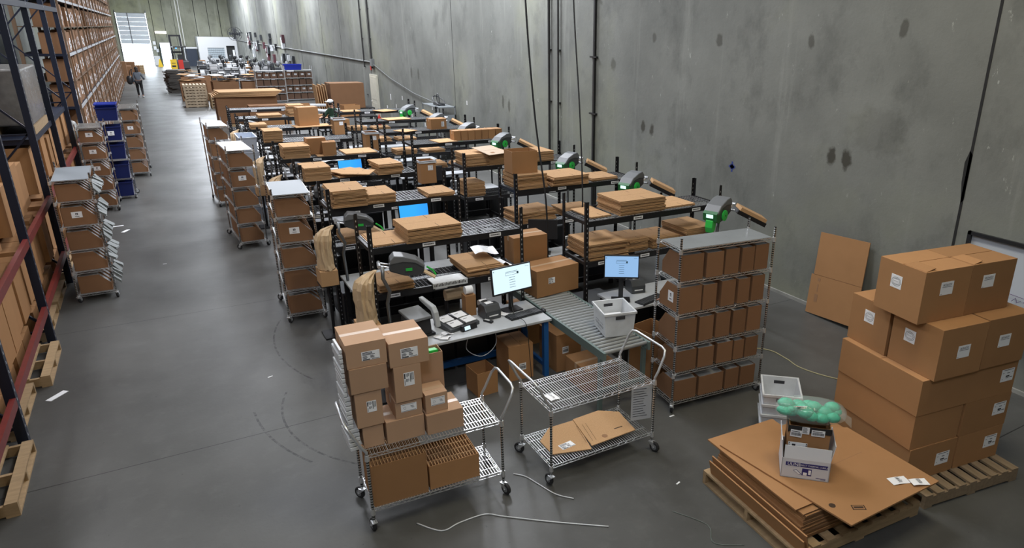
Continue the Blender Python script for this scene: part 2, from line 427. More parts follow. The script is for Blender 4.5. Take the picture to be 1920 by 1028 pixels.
def carton(w, d, h, loc, rz=0, style='taped', label=None, group=None, name='carton', labels=(), mats=None, cat='box'):
    k = (w, d, h, style, str(labels), bool(mats), name)
    if k in CM:
        return dup(CM[k], None, loc, rz, label, group)
    b = carton_body(w, d, h, style); mm = mats or ([BB, KI] if name in ('bin_carton', 'labelled_carton', 'large_carton') else [KR, KI])
    o = b.build(name, mm, bevel=.003 if style != 'open' and h > .12 else 0)
    if style == 'taped':
        tb = MB(); tb.box(-w/2-.0006, w/2+.0006, -.025, .025, h, h+.0008)
        for s in (-1, 1):
            x = s*w/2; tb.box(min(x, x+s*.0012), max(x, x+s*.0012), -.025, .025, h-.07, h+.0008)
        tb.build('tape', TAPE, o)
    elif style == 'flaps':
        fb = MB()   # one loose flap lifting at the end
        s = w*.23 if w >= d else d*.23
        if w >= d: fb.add([(-w/2+.01, -d/2+.01, h+.002), (-w/2+.01, -.006, h+.002), (-w/2+.01+s, -.02, h+.018), (-w/2+.01+s, -d/2+.03, h+.018),
                           (-w/2+.01, -d/2+.01, h-.002), (-w/2+.01, -.006, h-.002), (-w/2+.01+s, -.02, h+.013), (-w/2+.01+s, -d/2+.03, h+.013)],
                          [(0, 3, 2, 1), (4, 5, 6, 7), (0, 1, 5, 4), (1, 2, 6, 5), (2, 3, 7, 6), (3, 0, 4, 7)])
        else: fb.add([(.01, -d/2+.01, h+.002), (w/2-.01, -d/2+.01, h+.002), (w/2-.03, -d/2+s, h+.018), (.02, -d/2+s, h+.018),
                      (.01, -d/2+.01, h-.002), (w/2-.01, -d/2+.01, h-.002), (w/2-.03, -d/2+s, h+.013), (.02, -d/2+s, h+.013)],
                     [(0, 1, 2, 3), (4, 7, 6, 5), (0, 4, 5, 1), (1, 5, 6, 2), (2, 6, 7, 3), (3, 7, 4, 0)])
        fb.build('flap', mm[0], o)
    elif style == 'bin':
        cb = MB(); z = h*.62
        cb.add([(-w/2+.01, -d/2+.01, h*.96), (w/2-.01, -d/2+.01, h*.97), (w/2-.01, d*.1, h*1.02), (-w/2+.01, d*.1, h*.99), (-w/2+.01, d/2-.01, h*.38), (w/2-.01, d/2-.01, h*.4),
                (-w/2+.01, -d/2+.01, .02), (w/2-.01, -d/2+.01, .02), (w/2-.01, d/2-.01, .02), (-w/2+.01, d/2-.01, .02)],
               [(0, 1, 2, 3), (3, 2, 5, 4), (0, 6, 7, 1), (4, 5, 8, 9), (0, 3, 4, 9, 6), (1, 7, 8, 5, 2)])
        cb.build('bagged_contents', BAG, o)
    for (kind, lw, lh, face, u, v) in labels:
        # face: f front (-y), l left (-x), r right (+x)
        if face == 'f': stick(o, kind, lw, lh, u, -d/2-.0004, v)
        elif face == 'fv': stick(o, kind, lw, lh, u, -d/2-.0004, v, ry=PI/2)
        elif face == 'l': stick(o, kind, lw, lh, -w/2-.0004, u, v, rz=-PI/2)
        elif face == 'r': stick(o, kind, lw, lh, w/2+.0004, u, v, rz=PI/2)
    tag(o, None, cat)
    CM[k] = o
    o.location = loc; o.rotation_euler = (0, 0, rz)
    if label: o['label'] = label
    if group: o['group'] = group
    return o
SM = {}
def flat_mesh(w, d, t):
    k = (w, d, t)
    if k in SM: return SM[k]
    b = MB()
    g = .0015; b.box(-w/2, w/2, -d/2, -g, 0, t*.38, 0); b.box(-w/2, w/2, g, d/2, 0, t*.38, 0)
    q = .003
    b.box(-w/2+q, w/2, -d/2+q, -g, t*.60, t, 0); b.box(-w/2+q, w/2, g, d/2-q, t*.60, t, 0)
    b.box(-w/2+.012, w/2-.012, -d/2+.012, d/2-.012, t*.4, t*.6, 1)
    for sx, s0, s1 in ((.08, -d/2, -d*.22), (.08, d*.22, d/2)):       # slots between the flaps, their shade painted dark
        b.box(w*sx-.003, w*sx+.003, s0+.004, s1-.004, t-.001, t+.0006, 1)
    o = b.build('flattened_carton', [KE, KS]); me = o.data; bpy.data.objects.remove(o); SM[k] = me; return me
def stack(x0, y0, wd, dp, z, n, t, where, rz=0, jit=.012, twist=1.2, group=None, mats=None):
    """n flattened cartons; x0,y0 = front left corner"""
    me = flat_mesh(wd, dp, t)
    if y0 > 7.2:
        ra, rb = (1.72, 3.60) if x0 < 4 else (4.42, 6.70)
        x0 = min(max(x0, ra+.068), max(ra+.068, rb-.068-wd)) if abs(rz) < .01 else x0
    cx, cy = x0+wd/2, y0+dp/2
    for i in range(n):
        o = bpy.data.objects.new('flattened_carton', me); COL.objects.link(o)
        o.location = (cx+random.uniform(-jit, jit), cy+random.uniform(-jit, jit), z+i*(t+.001))
        o.rotation_euler = (0, 0, rz+R(random.uniform(-twist, twist)))
        k = n-1-i
        pile = 'pile at '+where
        if n == 1: l = 'single flattened carton lying at '+where
        elif k == 0: l = 'topmost flattened carton, '+pile
        elif i == 0: l = 'lowest flattened carton, '+pile
        else: l = ORD[k]+' flattened carton down, '+pile
        tag(o, l, 'flattened box', group or ('flattened cartons, pile at '+where))
    return z+n*(t+.001)

# ---------------------------------------------------------------- wire shelving trolleys
def caster(parent, x, y, rz=0, r=.05):
    b = MB(); b.at(x, y, 0, rz)
    b.tube([(0, 0, .105), (0, 0, .15)], .012, 8); b.box(-.022, .022, -.03, .03, .098, .106)
    for s in (-1, 1): b.prism([(-.028, .1), (.028, .1), (.045, r), (.03, r-.012)], s*.02-.0015, s*.02+.0015, 'x')
    b.tube([(-.024, .035, r), (.024, .035, r)], .006, 6)
    c = b.build('caster', CHD, parent)
    wb = MB(); wb.at(x, y, 0, rz)
    n = 18; vs = []; 
    wb.T = wb.T @ Matrix.Translation((0, .035, r)) @ Matrix.Rotation(PI/2, 4, 'Y')
    wb.lathe([(r-.006, -.015), (r, -.009), (r, .009), (r-.006, .015)], n, 0); wb.lathe([(r*.55, -.0165), (r*.55, .0165)], n, 1)
    wb.build('wheel', [RUB, GREY], c, smooth=False)
def wire_shelf(w, d, z, parent, name='shelf', pitch=.026, mb=None):
    b = MB(); r = .003
    for zz in (z, z-.028):
        b.tube([(-w/2, -d/2, zz), (w/2, -d/2, zz), (w/2, d/2, zz), (-w/2, d/2, zz)], .004, 4, 0, True)
    def zig(p, q, n):
        P, Q = Vector(p), Vector(q); pts = []
        for i in range(n+1):
            v = P.lerp(Q, i/n); v.z = z-.002 if i % 2 else z-.026; pts.append(tuple(v))
        b.tube(pts, .0022, 4)
    zig((-w/2, -d/2, 0), (w/2, -d/2, 0), int(w/.045)); zig((-w/2, d/2, 0), (w/2, d/2, 0), int(w/.045))
    zig((-w/2, -d/2, 0), (-w/2, d/2, 0), int(d/.045)); zig((w/2, -d/2, 0), (w/2, d/2, 0), int(d/.045))
    long_x = w >= d
    L_, S_ = (w, d) if long_x else (d, w)
    n = int(L_/pitch)
    for i in range(1, n):
        t = -L_/2+L_*i/n
        if long_x: b.box(t-.0022, t+.0022, -d/2, d/2, z-.001, z+.0035)
        else: b.box(-w/2, w/2, t-.0022, t+.0022, z-.001, z+.0035)
    for f in (-.3, 0, .3):
        if long_x: b.box(-w/2, w/2, f*d-.002, f*d+.002, z-.005, z)
        else: b.box(f*w-.002, f*w+.002, -d/2, d/2, z-.005, z)
    return b.build(name, CHR, parent)
def wire_rack(name, loc, rz, w, d, h, zs, label, cat, group=None, cover=None, z0=.13, truck=False):
    t = thing(name, loc, rz, label, cat, group)
    for sx in (-1, 1):
        for sy in (-1, 1):
            p = MB(); x, y = sx*(w/2), sy*(d/2)
            p.tube([(x, y, z0 if not truck else .1), (x, y, h)], .0127, 10); p.tube([(x, y, h), (x, y, h+.008)], .0135, 8, 1)
            for z in zs: p.tube([(x, y, z-.04), (x, y, z+.012)], [.021, .016], 10, 2)
            p.build('post', [RING, BLP, CHR], t)
            caster(t, x, y, rz=random.uniform(-1, 1)*.9)
    for z in zs: wire_shelf(w-.03, d-.03, z, t)
    if cover:
        b = MB(); b.box(-w/2+.02, w/2-.02, -d/2+.02, d/2-.02, zs[-1]+.004, zs[-1]+.008); b.build('shelf_liner', cover, t)
    return t
def utility_cart(loc, w, d, zs, label, rz=0, flip=1):
    t = thing('wire_utility_cart', loc, rz, label, 'cart', 'two-shelf chrome wire utility carts')
    h = zs[1]
    for sx in (-1, 1):
        for sy in (-1, 1):
            p = MB(); x, y = sx*w/2, sy*d/2
            p.tube([(x, y, .13), (x, y, h+.02)], .0127, 10)
            for z in zs: p.tube([(x, y, z-.04), (x, y, z+.012)], [.021, .016], 10, 1)
            p.build('post', [RING, CHR], t); caster(t, x, y, rz=(.35 if sx < 0 else -2.6) + .2*sy, r=.055)
    for z in zs: wire_shelf(w-.03, d-.03, z, t)
    for sx in (-1, 1):
        hb = MB(); x = sx*w/2; X = sx*.13
        pts = []
        for sy in (-1, 1):
            q = [(x, sy*d/2, h-.02), (x, sy*d/2, h+.04), (x+X*.25, sy*d/2, h+.09), (x+X*.8, sy*d/2*.98, h+.24), (x+X, sy*(d/2-.03), h+.29), (x+X*1.05, sy*(d/2-.09), h+.305)]
            pts += q if sy < 0 else q[::-1]
        hb.tube(pts, .0125, 10, 0); hb.build('handle', CHD, t, smooth=True)
    return t
def bins_row(cart, n, x0, x1, y, z, dep, h, along, face, rowname, cartname, group, labelled=(), dens=.95, tilt=0):
    """a row of shelf bins; along 'x' or 'y' in world axes; face = rotation of the bins"""
    step = (x1-x0)/n
    for i in range(n):
        c = x0+step*(i+.5)
        wv = step*dens
        lab = ()
        if i in labelled: lab = (('bin', .11, .075, 'r' if along == 'y' and face < 0 else 'l', .02, h*.6),)
        pos = (c, y, z) if along == 'x' else (y, c, z)
        who = ORD[i]+(' from the left' if along == 'x' else ' from the camera end')
        carton(round(wv, 3), dep, h, pos, face+R(random.uniform(-1.2, 1.2)), 'bin',
               'open brown bin carton, %s on the %s shelf of %s' % (who, rowname, cartname), group, 'bin_carton', lab)
# ---------------------------------------------------------------- black packing racks
LABG = 'beam'
def pack_rack(loc, w, d, levels, h, label, group, back_h=None, shelf_labels=2):
    t = thing('packing_rack', loc, 0, label, 'rack', group)
    for sx in (0, 1):
        for sy in (0, 1):
            x, y = sx*w, sy*d; hh = (back_h or h) if (sy or back_h and sx) else h
            b = MB(); s = 1 if not sx else -1; q = 1 if not sy else -1
            b.box(min(x, x+s*.045), max(x, x+s*.045), min(y, y+q*.003), max(y, y+q*.003), 0, hh)
            b.box(min(x, x+s*.003), max(x, x+s*.003), min(y, y+q*.045), max(y, y+q*.045), 0, hh)
            z = .1
            yo = min(y, y+q*.003)
            while z < hh-.04:
                b.box(x+s*.018, x+s*.027, yo-.0006, yo-.0001, z, z+.022, 1) if s > 0 else b.box(x-.027, x-.018, yo-.0006, yo-.0001, z, z+.022, 1)
                z += .0635
            b.build('post', [BLK, CHD], t)
    for li, z in enumerate(levels):
        b = MB()
        for y0 in (0, d-.03): b.box(.046, w-.046, y0, y0+.03, z-.075, z-.001)
        for x0 in (.004, w-.034): b.box(x0, x0+.03, .03, d-.03, z-.045, z-.001)
        n = 10
        b.box(.05, w-.05, d*.5-.01, d*.5+.01, z-.03, z-.006)
        s = b.build('shelf', BLK, t)
        g = MB(); p = .05
        for i in range(int((w-.1)/p)+1): g.box(.05+i*p, .053+i*p, .012, d-.012, z-.004, z)
        for i in range(int((d-.04)/p)+1): g.box(.04, w-.04, .02+i*p, .023+i*p, z-.007, z-.004)
        g.build('wire_deck', CHD if li == len(levels)-1 else BLK, s)
        xs = [w*.36, w*.80] if li else [w*.12, w*.42, w*.78]
        for x in xs[:shelf_labels+1]:
            stick(s, 'beam', .15, .042, x, -.0004, z-.038, name='shelf_label')
    return t
def desk(loc, w, d, label, group, h=.77, col=BLUE):
    t = thing('packing_desk', loc, 0, label, 'desk', group)
    b = MB(); b.box(0, w, 0, d, h-.03, h); b.build('desktop', LAM, t, bevel=.004)
    for x in (.03, w-.09):
        for y in (.03, d-.09):
            b = MB(); b.box(x, x+.06, y, y+.06, 0, h-.031); b.build('leg', col, t)
    b = MB(); b.box(.09, w-.09, d-.08, d-.03, h-.12, h-.031); b.box(.09, w-.09, d-.08, d-.04, .12, .2)
    for x in (.04, w-.08): b.box(x, x+.04, .09, d-.09, .12, .17)
    b.build('frame', col, t)
    return t
def monitor(loc, rz, w, h, scr, label, group=None, tilt=0, up=.16, page=True):
    t = thing('computer_monitor', loc, rz, label, 'monitor', group)
    b = MB(); b.at(0, 0, up+h/2, rx=tilt); b.box(-w/2-.012, w/2+.012, 0, .035, -h/2-.022, h/2+.012, 0); b.build('screen_case', BLP, t, bevel=.003)
    s = MB(); s.at(0, 0, up+h/2, rx=tilt); s.box(-w/2, w/2, -.0015, 0, -h/2, h/2, 0)
    so = s.build('screen', [scr, INK], t)
    if page:
        g = MB(); g.at(0, 0, up+h/2, rx=tilt)
        def bar(x0, x1, z0, z1): g.box(x0*w, x1*w, -.0024, -.0016, z0*h, z1*h)
        bar(-.16, .15, .30, .315); bar(-.17, .12, .255, .265); bar(-.17, .12, .165, .175); bar(-.17, -.165, .165, .265); bar(.13, .18, .17, .27)
        for i in range(5): bar(-.08, .08-.01*(i % 2), .06-.1*i, .075-.1*i)
        bar(.36, .46, .4, .41); bar(-.48, -.455, .40, .43)
        g.build('page_lines', mat('screen_ink', (.05, .12, .16), .5), so)
    b = MB(); b.box(-.03, .03, .036, .055, .02, up+h*.5); b.box(-.12, .12, -.05, .12, 0, .016); b.build('stand', BLP, t, bevel=.004)
    return t
def keyboard(loc, rz, label, group=None):
    t = thing('keyboard', loc, rz, label, 'keyboard', group)
    b = MB(); b.box(-.225, .225, -.08, .08, 0, .018); b.build('case', BLP, t, bevel=.004)
    k = MB()
    for r in range(5):
        for c in range(15): k.box(-.215+c*.0287, -.215+c*.0287+.024, -.07+r*.028, -.07+r*.028+.023, .019, .026)
    k.build('keys', DGREY, t)
    return t
def mouse(loc, rz, label, group=None):
    b = MB(); b.lathe([(.03, 0), (.032, .01), (.028, .024), (.014, .034), (.002, .036)], 14)
    o = b.build('computer_mouse', BLP, None, smooth=True, loc=loc, rot=(0, 0, rz)); o.scale = (.9, 1.6, 1)
    return tag(o, label, 'mouse', group)
def label_printer(loc, rz, label, group=None):
    t = thing('label_printer', loc, rz, label, 'printer', group)
    b = MB(); b.prism([(-.11, 0), (.11, 0), (.11, .13), (.04, .17), (-.06, .17), (-.11, .10)], -.1, .1, 'x'); b.build('case', DGREY, t, bevel=.008)
    b = MB(); b.at(0, .02, .171); b.box(-.045, .045, -.04, .035, 0, .002); b.at()
    b.box(-.06, .06, -.1125, -.111, .04, .055); b.build('front_plate', [WH], t)
    b = MB(); b.at(0, .17, .12, ry=PI/2); b.lathe([(.045, -.05), (.045, .05)], 18); b.at(0, .13, .16, rx=-.5); b.box(-.05, .05, -.09, .02, 0, .002)
    b.build('label_roll', WH, t)
    return t
def blob(b, c, r, m=0, sq=(1, 1, 1), n=12, k=7, e=1.0):
    vs = []; fs = []
    for i in range(k+1):
        a = PI*i/k
        for j in range(n):
            p = 2*PI*j/n
            f = lambda v: math.copysign(abs(v)**e, v)
            vs.append((c[0]+r*sq[0]*f(math.sin(a))*f(math.cos(p)), c[1]+r*sq[1]*f(math.sin(a))*f(math.sin(p)), c[2]+r*sq[2]*f(math.cos(a))))
    for i in range(k):
        for j in range(n): fs.append((i*n+j, i*n+(j+1) % n, (i+1)*n+(j+1) % n, (i+1)*n+j))
    b.add(vs, fs, m)
def paper_machine(loc, rz, kind, label, group):
    """paper void-fill machine on a post; outlet faces +x, paper fed from behind (-x)"""
    t = thing('paper_dispensing_machine', loc, rz, label, 'packing machine', group)
    body = [(-.22, -.05), (-.03, -.13), (.13, -.15), (.21, -.09), (.22, -.01), (.12, .075), (-.04, .135), (-.15, .15), (-.21, .10)]
    b = MB(); b.prism(body, -.10, .10, 'y'); b.build('casing', DGREY, t, bevel=.018)
    b = MB(); b.prism([(-.215, .045), (-.20, .11), (-.15, .165), (-.04, .150), (.125, .09), (.226, .0), (.20, -.03), (.10, .045), (-.05, .07)], -.112, .112, 'y'); b.build('lid', mat('grey_lid', (.15, .157, .165), .4), t, bevel=.012)
    b = MB()
    if kind == 'L':
        b.box(-.02, .06, -.1145, -.1125, -.055, -.015, 0); b.build('emblem', GRN, t)
        b = MB(); b.add([(.2, -.05, -.10), (.34, -.06, -.20), (.36, .03, -.20), (.22, .06, -.1), (.2, -.05, -.12), (.34, -.06, -.22), (.36, .03, -.22), (.22, .06, -.12)],
                        [(0, 1, 2, 3), (7, 6, 5, 4), (0, 4, 5, 1), (1, 5, 6, 2), (2, 6, 7, 3), (3, 7, 4, 0)]); b.build('paper_outlet', KP, t)
        b = MB(); b.tube([(.26, .07, -.08), (.34, .09, -.15), (.37, .07, -.21)], .013, 6); b.build('paddle', GRN, t)
    else:
        b.at(.02, .104, -.06, rx=-PI/2); b.lathe([(.075, 0), (.075, .02), (.048, .026)], 22, 0); b.lathe([(.012, .02), (.012, .03)], 10, 1); b.build('drive_wheel', [GRN, BLP], t, smooth=False)
        b = MB(); b.prism([(.13, -.12), (.25, -.10), (.265, -.20), (.235, -.28), (.16, -.25)], -.055, .055, 'y'); b.build('outlet_guard', GRN, t, bevel=.01)
        b = MB(); b.prism([(.13, -.155), (.235, -.11), (.248, -.01), (.21, .02), (.13, -.02)], -.104, .104, 'y'); b.build('front_bezel', GRND, t)
        b = MB(); b.at(.244, 0, -.045); b.box(-.002, .006, -.05, .05, -.024, .024); b.build('screen', mat('machine_screen', (.6, 1, .85), .3, emit=.9), t)
    # neck, arm and feeding rollers behind
    b = MB()
    for y in (-.07, .07): b.tube([(-.22, y, 0), (-.33, y*.9, .03)], .012, 6)
    b.tube([(-.34, -.1, .03), (-.34, .1, .03)], .024, 10); b.tube([(-.31, -.11, -.05), (-.31, .11, -.05)], .018, 10)
    b.build('paper_feed', CHD, t)
    b = MB()
    if kind == 'L': b.tube([(-.30, -.12, .04), (-.31, -.13, -.12), (-.24, -.15, -.3), (-.28, -.13, -.48), (-.26, -.13, -.955)], .024, 8)
    else: b.tube([(-.03, 0, -.15), (-.02, .0, -.35), (.0, 0, -.62), (0, 0, -.93)], .022, 8); b.tube([(.0, -.05, -.3), (.14, -.12, -.34), (.2, -.14, -.36)], .01, 6)
    b.build('support_arm', mat('arm_steel', (.22, .23, .24), .35, .8), t, smooth=True)
    return t
def kraft_drape(loc, rz, label, group, s=1):
    """fan-fold kraft paper hanging in a crumpled hood behind the machine"""
    t = thing('kraft_paper_bundle', loc, rz, label, 'packing paper', group)
    rnd = random.Random(5+int(loc[1]*10)); b = MB(); n = 26
    prof = [(.02, .03, .66, .16), (.035, .05, .63, .12), (.07, .10, .60, .06), (.10, .15, .54, .02), (.115, .17, .46, 0), (.11, .175, .34, -.01), (.115, .18, .2, 0), (.12, .175, .08, 0), (.125, .18, 0, 0)]
    vs = []; fs = []; rid = [rnd.uniform(-.22, .22) for k in range(n)]
    for i, (a, c, z, ox) in enumerate(prof):
        for k in range(n):
            th = 2*PI*k/n; f = 1+rid[k]*(1 if i < 6 else .35)+rnd.uniform(-.06, .06)
            vs.append((a*f*math.cos(th)+ox, c*f*math.sin(th), z+rnd.uniform(-.014, .014)*(i > 0)))
    for i in range(len(prof)-1):
        for k in range(n): fs.append((i*n+k, (i+1)*n+k, (i+1)*n+(k+1) % n, i*n+(k+1) % n))
    fs += [tuple(range(n)), tuple((len(prof)-1)*n+k for k in range(n))[::-1]]
    b.add([(x*s, y*s, z*s) for x, y, z in vs], fs); b.build('crumpled_paper', KP, t)
    b = MB(); b.box(-.13*s, .13*s, -.18*s, .18*s, -.25*s, -.01); b.build('paper_pack', KE, t)
    b = MB(); b.box(-.14, .14, -.16, .16, 0, .02); b.tube([(0, 0, .02), (0, 0, loc[2]-.25*s)], .02, 6); b.box(-.12, .12, -.15, .15, loc[2]-.27*s, loc[2]-.252*s); b.v = [(x, y, z-loc[2]) for x, y, z in b.v]; b.build('stand', BLK, t)
    return t
def pallet(loc, rz, label, group=None, w=1.2, d=1.0, n=8, mm=None):
    t = thing('wooden_pallet', loc, rz, label, 'pallet', group); mm = mm or WOOD
    bd = .09
    for i in range(n):
        x = -w/2+bd/2+(w-bd)*i/(n-1)
        b = MB(); b.box(x-bd/2, x+bd/2, -d/2, d/2, .118, .138); b.build('deck_board', mm, t)
    for y in (-d/2, -.02, d/2-.04):
        b = MB(); b.box(-w/2, w/2, y, y+.04, .02, .118); b.build('stringer', mm, t)
    for x in (-w/2, -.05, w/2-.1):
        b = MB(); b.box(x, x+.1, -d/2, d/2, 0, .02); b.build('bottom_board', mm, t)
    return t
def sheet_paper(loc, rz, w, h, label, group=None, curl=.01, name='paper_sheet', m=WH, lines=True):
    b = MB(); n = 6
    vs = []
    for i in range(n+1):
        f = i/n; z = curl*(math.sin(f*PI*1.7)+1)*.5
        vs += [(-w/2+w*f, -h/2, z), (-w/2+w*f, h/2, z*.6)]
    m2 = len(vs); vs += [(x, y, z+.0012) for x, y, z in vs]
    fs = []
    for i in range(n):
        a = 2*i; fs += [(a, a+1, a+3, a+2), (m2+a, m2+a+2, m2+a+3, m2+a+1), (a, a+2, m2+a+2, m2+a), (a+1, m2+a+1, m2+a+3, a+3)]
    fs += [(0, m2, m2+1, 1), (2*n, 2*n+1, m2+2*n+1, m2+2*n)]
    b.add(vs, fs, 0)
    if lines:
        for i in range(5):
            y = h*(.36-.15*i); a = vs[2]; b.box(-w*.1, w*(.1+.04*(i % 2)), y-.002, y+.002, curl+.0014, curl+.002, 1)
    o = b.build(name, [m, INK], None, loc=loc, rot=(0, 0, rz)); return tag(o, label, 'paper', group)

# ---------------------------------------------------------------- people
def skin_mesh(name, joints, edges, m, parent=None, sub=2, root=0):
    names = list(joints); idx = {k: i for i, k in enumerate(names)}
    me = bpy.data.meshes.new(name); me.from_pydata([joints[k][0] for k in names], [(idx[a], idx[b_]) for a, b_ in edges], [])
    o = bpy.data.objects.new(name, me); COL.objects.link(o); o.parent = parent; reg(o, parent)
    sk = o.modifiers.new('skin', 'SKIN'); sk.use_smooth_shade = True
    for i, k in enumerate(names):
        r = joints[k][1]; rr = r if isinstance(r, tuple) else (r, r)
        me.skin_vertices[0].data[i].radius = rr; me.skin_vertices[0].data[i].use_root = (i == root)
    ss = o.modifiers.new('subdivision', 'SUBSURF'); ss.levels = sub; ss.render_levels = sub
    dg = bpy.context.evaluated_depsgraph_get(); fin = bpy.data.meshes.new_from_object(o.evaluated_get(dg))
    o.modifiers.clear(); o.data = fin; fin.materials.clear(); fin.materials.append(m)
    fin.polygons.foreach_set('use_smooth', [True]*len(fin.polygons))
    return o
def lerp(a, b, f): return tuple(a[i]+(b[i]-a[i])*f for i in range(3))
def person(loc, rz, P, label, clothes, hair, H=1.65, cap=None, fingers=(), name='person'):
    """P: overrides of joint positions for a 1.65 m figure facing +y"""
    J = dict(pelvis=((0, 0, .90), (.15, .11)), waist=((0, 0, 1.03), (.125, .095)), chest=((0, 0, 1.22), (.16, .11)), neck0=((0, -.01, 1.37), (.075, .07)), neck=((0, 0, 1.43), .052),
             shL=((-.155, -.01, 1.33), .055), elL=((-.21, 0, 1.06), .04), wrL=((-.23, .08, .83), .028), hdL=((-.235, .1, .76), (.035, .02)),
             shR=((.155, -.01, 1.33), .055), elR=((.21, 0, 1.06), .04), wrR=((.23, .08, .83), .028), hdR=((.235, .1, .76), (.035, .02)),
             hpL=((-.09, 0, .86), .10), knL=((-.10, .02, .47), .06), anL=((-.11, -.02, .09), .04), toL=((-.12, .14, .035), .035),
             hpR=((.09, 0, .86), .10), knR=((.10, .02, .47), .06), anR=((.11, -.02, .09), .04), toR=((.12, .14, .035), .035),
             head0=((0, .02, 1.48), (.065, .07)), head=((0, .03, 1.56), (.078, .095)), head1=((0, .02, 1.62), (.06, .07)))
    for k, v in P.items(): J[k] = (v, J[k][1])
    E = [('pelvis', 'waist'), ('waist', 'chest'), ('chest', 'neck0'), ('neck0', 'neck'), ('neck', 'head0'), ('head0', 'head'), ('head', 'head1')]
    for s in 'LR': E += [('chest', 'sh'+s), ('sh'+s, 'el'+s), ('el'+s, 'wr'+s), ('wr'+s, 'hd'+s), ('pelvis', 'hp'+s), ('hp'+s, 'kn'+s), ('kn'+s, 'an'+s), ('an'+s, 'to'+s)]
    t = thing(name, loc, rz, label, 'person'); t.scale = (H/1.65,)*3
    J2 = dict(J)
    for s in 'LR':
        w_, h_ = Vector(J['wr'+s][0]), Vector(J['hd'+s][0]); d = (h_-w_).normalized()
        side = d.cross(Vector((0, 0, 1))) if abs(d.z) < .8 else Vector((0, 1, 0)); side.normalize(); dn = d.cross(side).normalized()
        if dn.z > 0: dn = -dn
        for i, (o_, L_) in enumerate(((-.027, .062), (-.009, .072), (.009, .068), (.026, .054))):
            a = h_+side*o_+d*.022; b_ = a+d*L_*.5+dn*.006; c = b_+d*L_*.42+dn*.018
            for q, (p, r) in enumerate(((a, .0085), (b_, .008), (c, .0068))): J2['f%s%d%d' % (s, i, q)] = (tuple(p), r)
            E += [('hd'+s, 'f%s%d0' % (s, i)), ('f%s%d0' % (s, i), 'f%s%d1' % (s, i)), ('f%s%d1' % (s, i), 'f%s%d2' % (s, i))]
        th = (1 if s == 'L' else -1)
        a = w_.lerp(h_, .55)+side*(.032*th); b_ = a+side*(.02*th)+d*.03; c = b_+d*.028
        J2['t%s0' % s] = (tuple(a), .011); J2['t%s1' % s] = (tuple(b_), .009); J2['t%s2' % s] = (tuple(c), .0075)
        E += [('wr'+s, 't%s0' % s), ('t%s0' % s, 't%s1' % s), ('t%s1' % s, 't%s2' % s)]
    skin_mesh('body', J2, E, SKIN, t, 1)
    hd = Vector(J['head'][0])
    f = MB()       # face: eyes, brows, nose, mouth, ears
    for s in (-1, 1):
        blob(f, (hd.x+s*.03, hd.y+.088, hd.z+.005), .011, 0); blob(f, (hd.x+s*.082, hd.y-.005, hd.z-.01), .03, 1, (.3, .6, 1))
    blob(f, (hd.x, hd.y+.102, hd.z-.02), .014, 1, (.8, 1, 1.6)); blob(f, (hd.x, hd.y+.088, hd.z-.055), .02, 2, (1.2, .4, .3))
    f.build('face', [INK, SKIN, mat('lips', (.4, .13, .11), .5)], t, smooth=True)
    def grow(keys, ed, g, nm, mt):
        JJ = {k: (J[k][0], tuple(v+g for v in (J[k][1] if isinstance(J[k][1], tuple) else (J[k][1],)*2))) for k in keys}
        for a, b_, fr, k in ed.get('cut', []): JJ[k] = (lerp(J[a][0], J[b_][0], fr), (ed['cr']+g,)*2)
        skin_mesh(nm, JJ, ed['e'], mt, t, 2)
    top, bottom, shoe = clothes
    grow(['chest', 'waist', 'pelvis', 'neck0', 'shL', 'elL', 'wrL', 'shR', 'elR', 'wrR'], {'e': [('pelvis', 'waist'), ('waist', 'chest'), ('chest', 'neck0'), ('chest', 'shL'), ('shL', 'elL'), ('elL', 'wrL'), ('chest', 'shR'), ('shR', 'elR'), ('elR', 'wrR')]}, .018, 'jacket', top)
    grow(['pelvis', 'hpL', 'knL', 'anL', 'hpR', 'knR', 'anR'], {'e': [('pelvis', 'hpL'), ('hpL', 'knL'), ('knL', 'anL'), ('pelvis', 'hpR'), ('hpR', 'knR'), ('knR', 'anR')]}, .010, 'trousers', bottom)
    for s in 'LR':
        b = MB(); a, c = J['an'+s][0], J['to'+s][0]; mid = lerp(a, c, .5)
        blob(b, (mid[0], mid[1]+.0, .045), .055, 0, (.85, 2.35, .8), e=.8); b.build('shoe', shoe, t, smooth=True)
    b = MB(); blob(b, (hd.x, hd.y-.018, hd.z+.022), .105, 0, (.88, 1.0, .98), 16, 10)
    if hair == 'long': blob(b, (hd.x, hd.y-.075, hd.z-.11), .09, 0, (.95, .6, 1.9), 14, 8)
    b.build('hair', mat('dark_hair', (.02, .014, .012), .6), t, smooth=True)
    if cap:
        b = MB(); blob(b, (hd.x, hd.y-.0, hd.z+.055), .112, 0, (.9, 1.05, .68), 16, 10); b.at(hd.x, hd.y+.11, hd.z+.05); b.box(-.07, .07, -.02, .075, 0, .01); b.build('cap', cap, t, smooth=True)
    return t
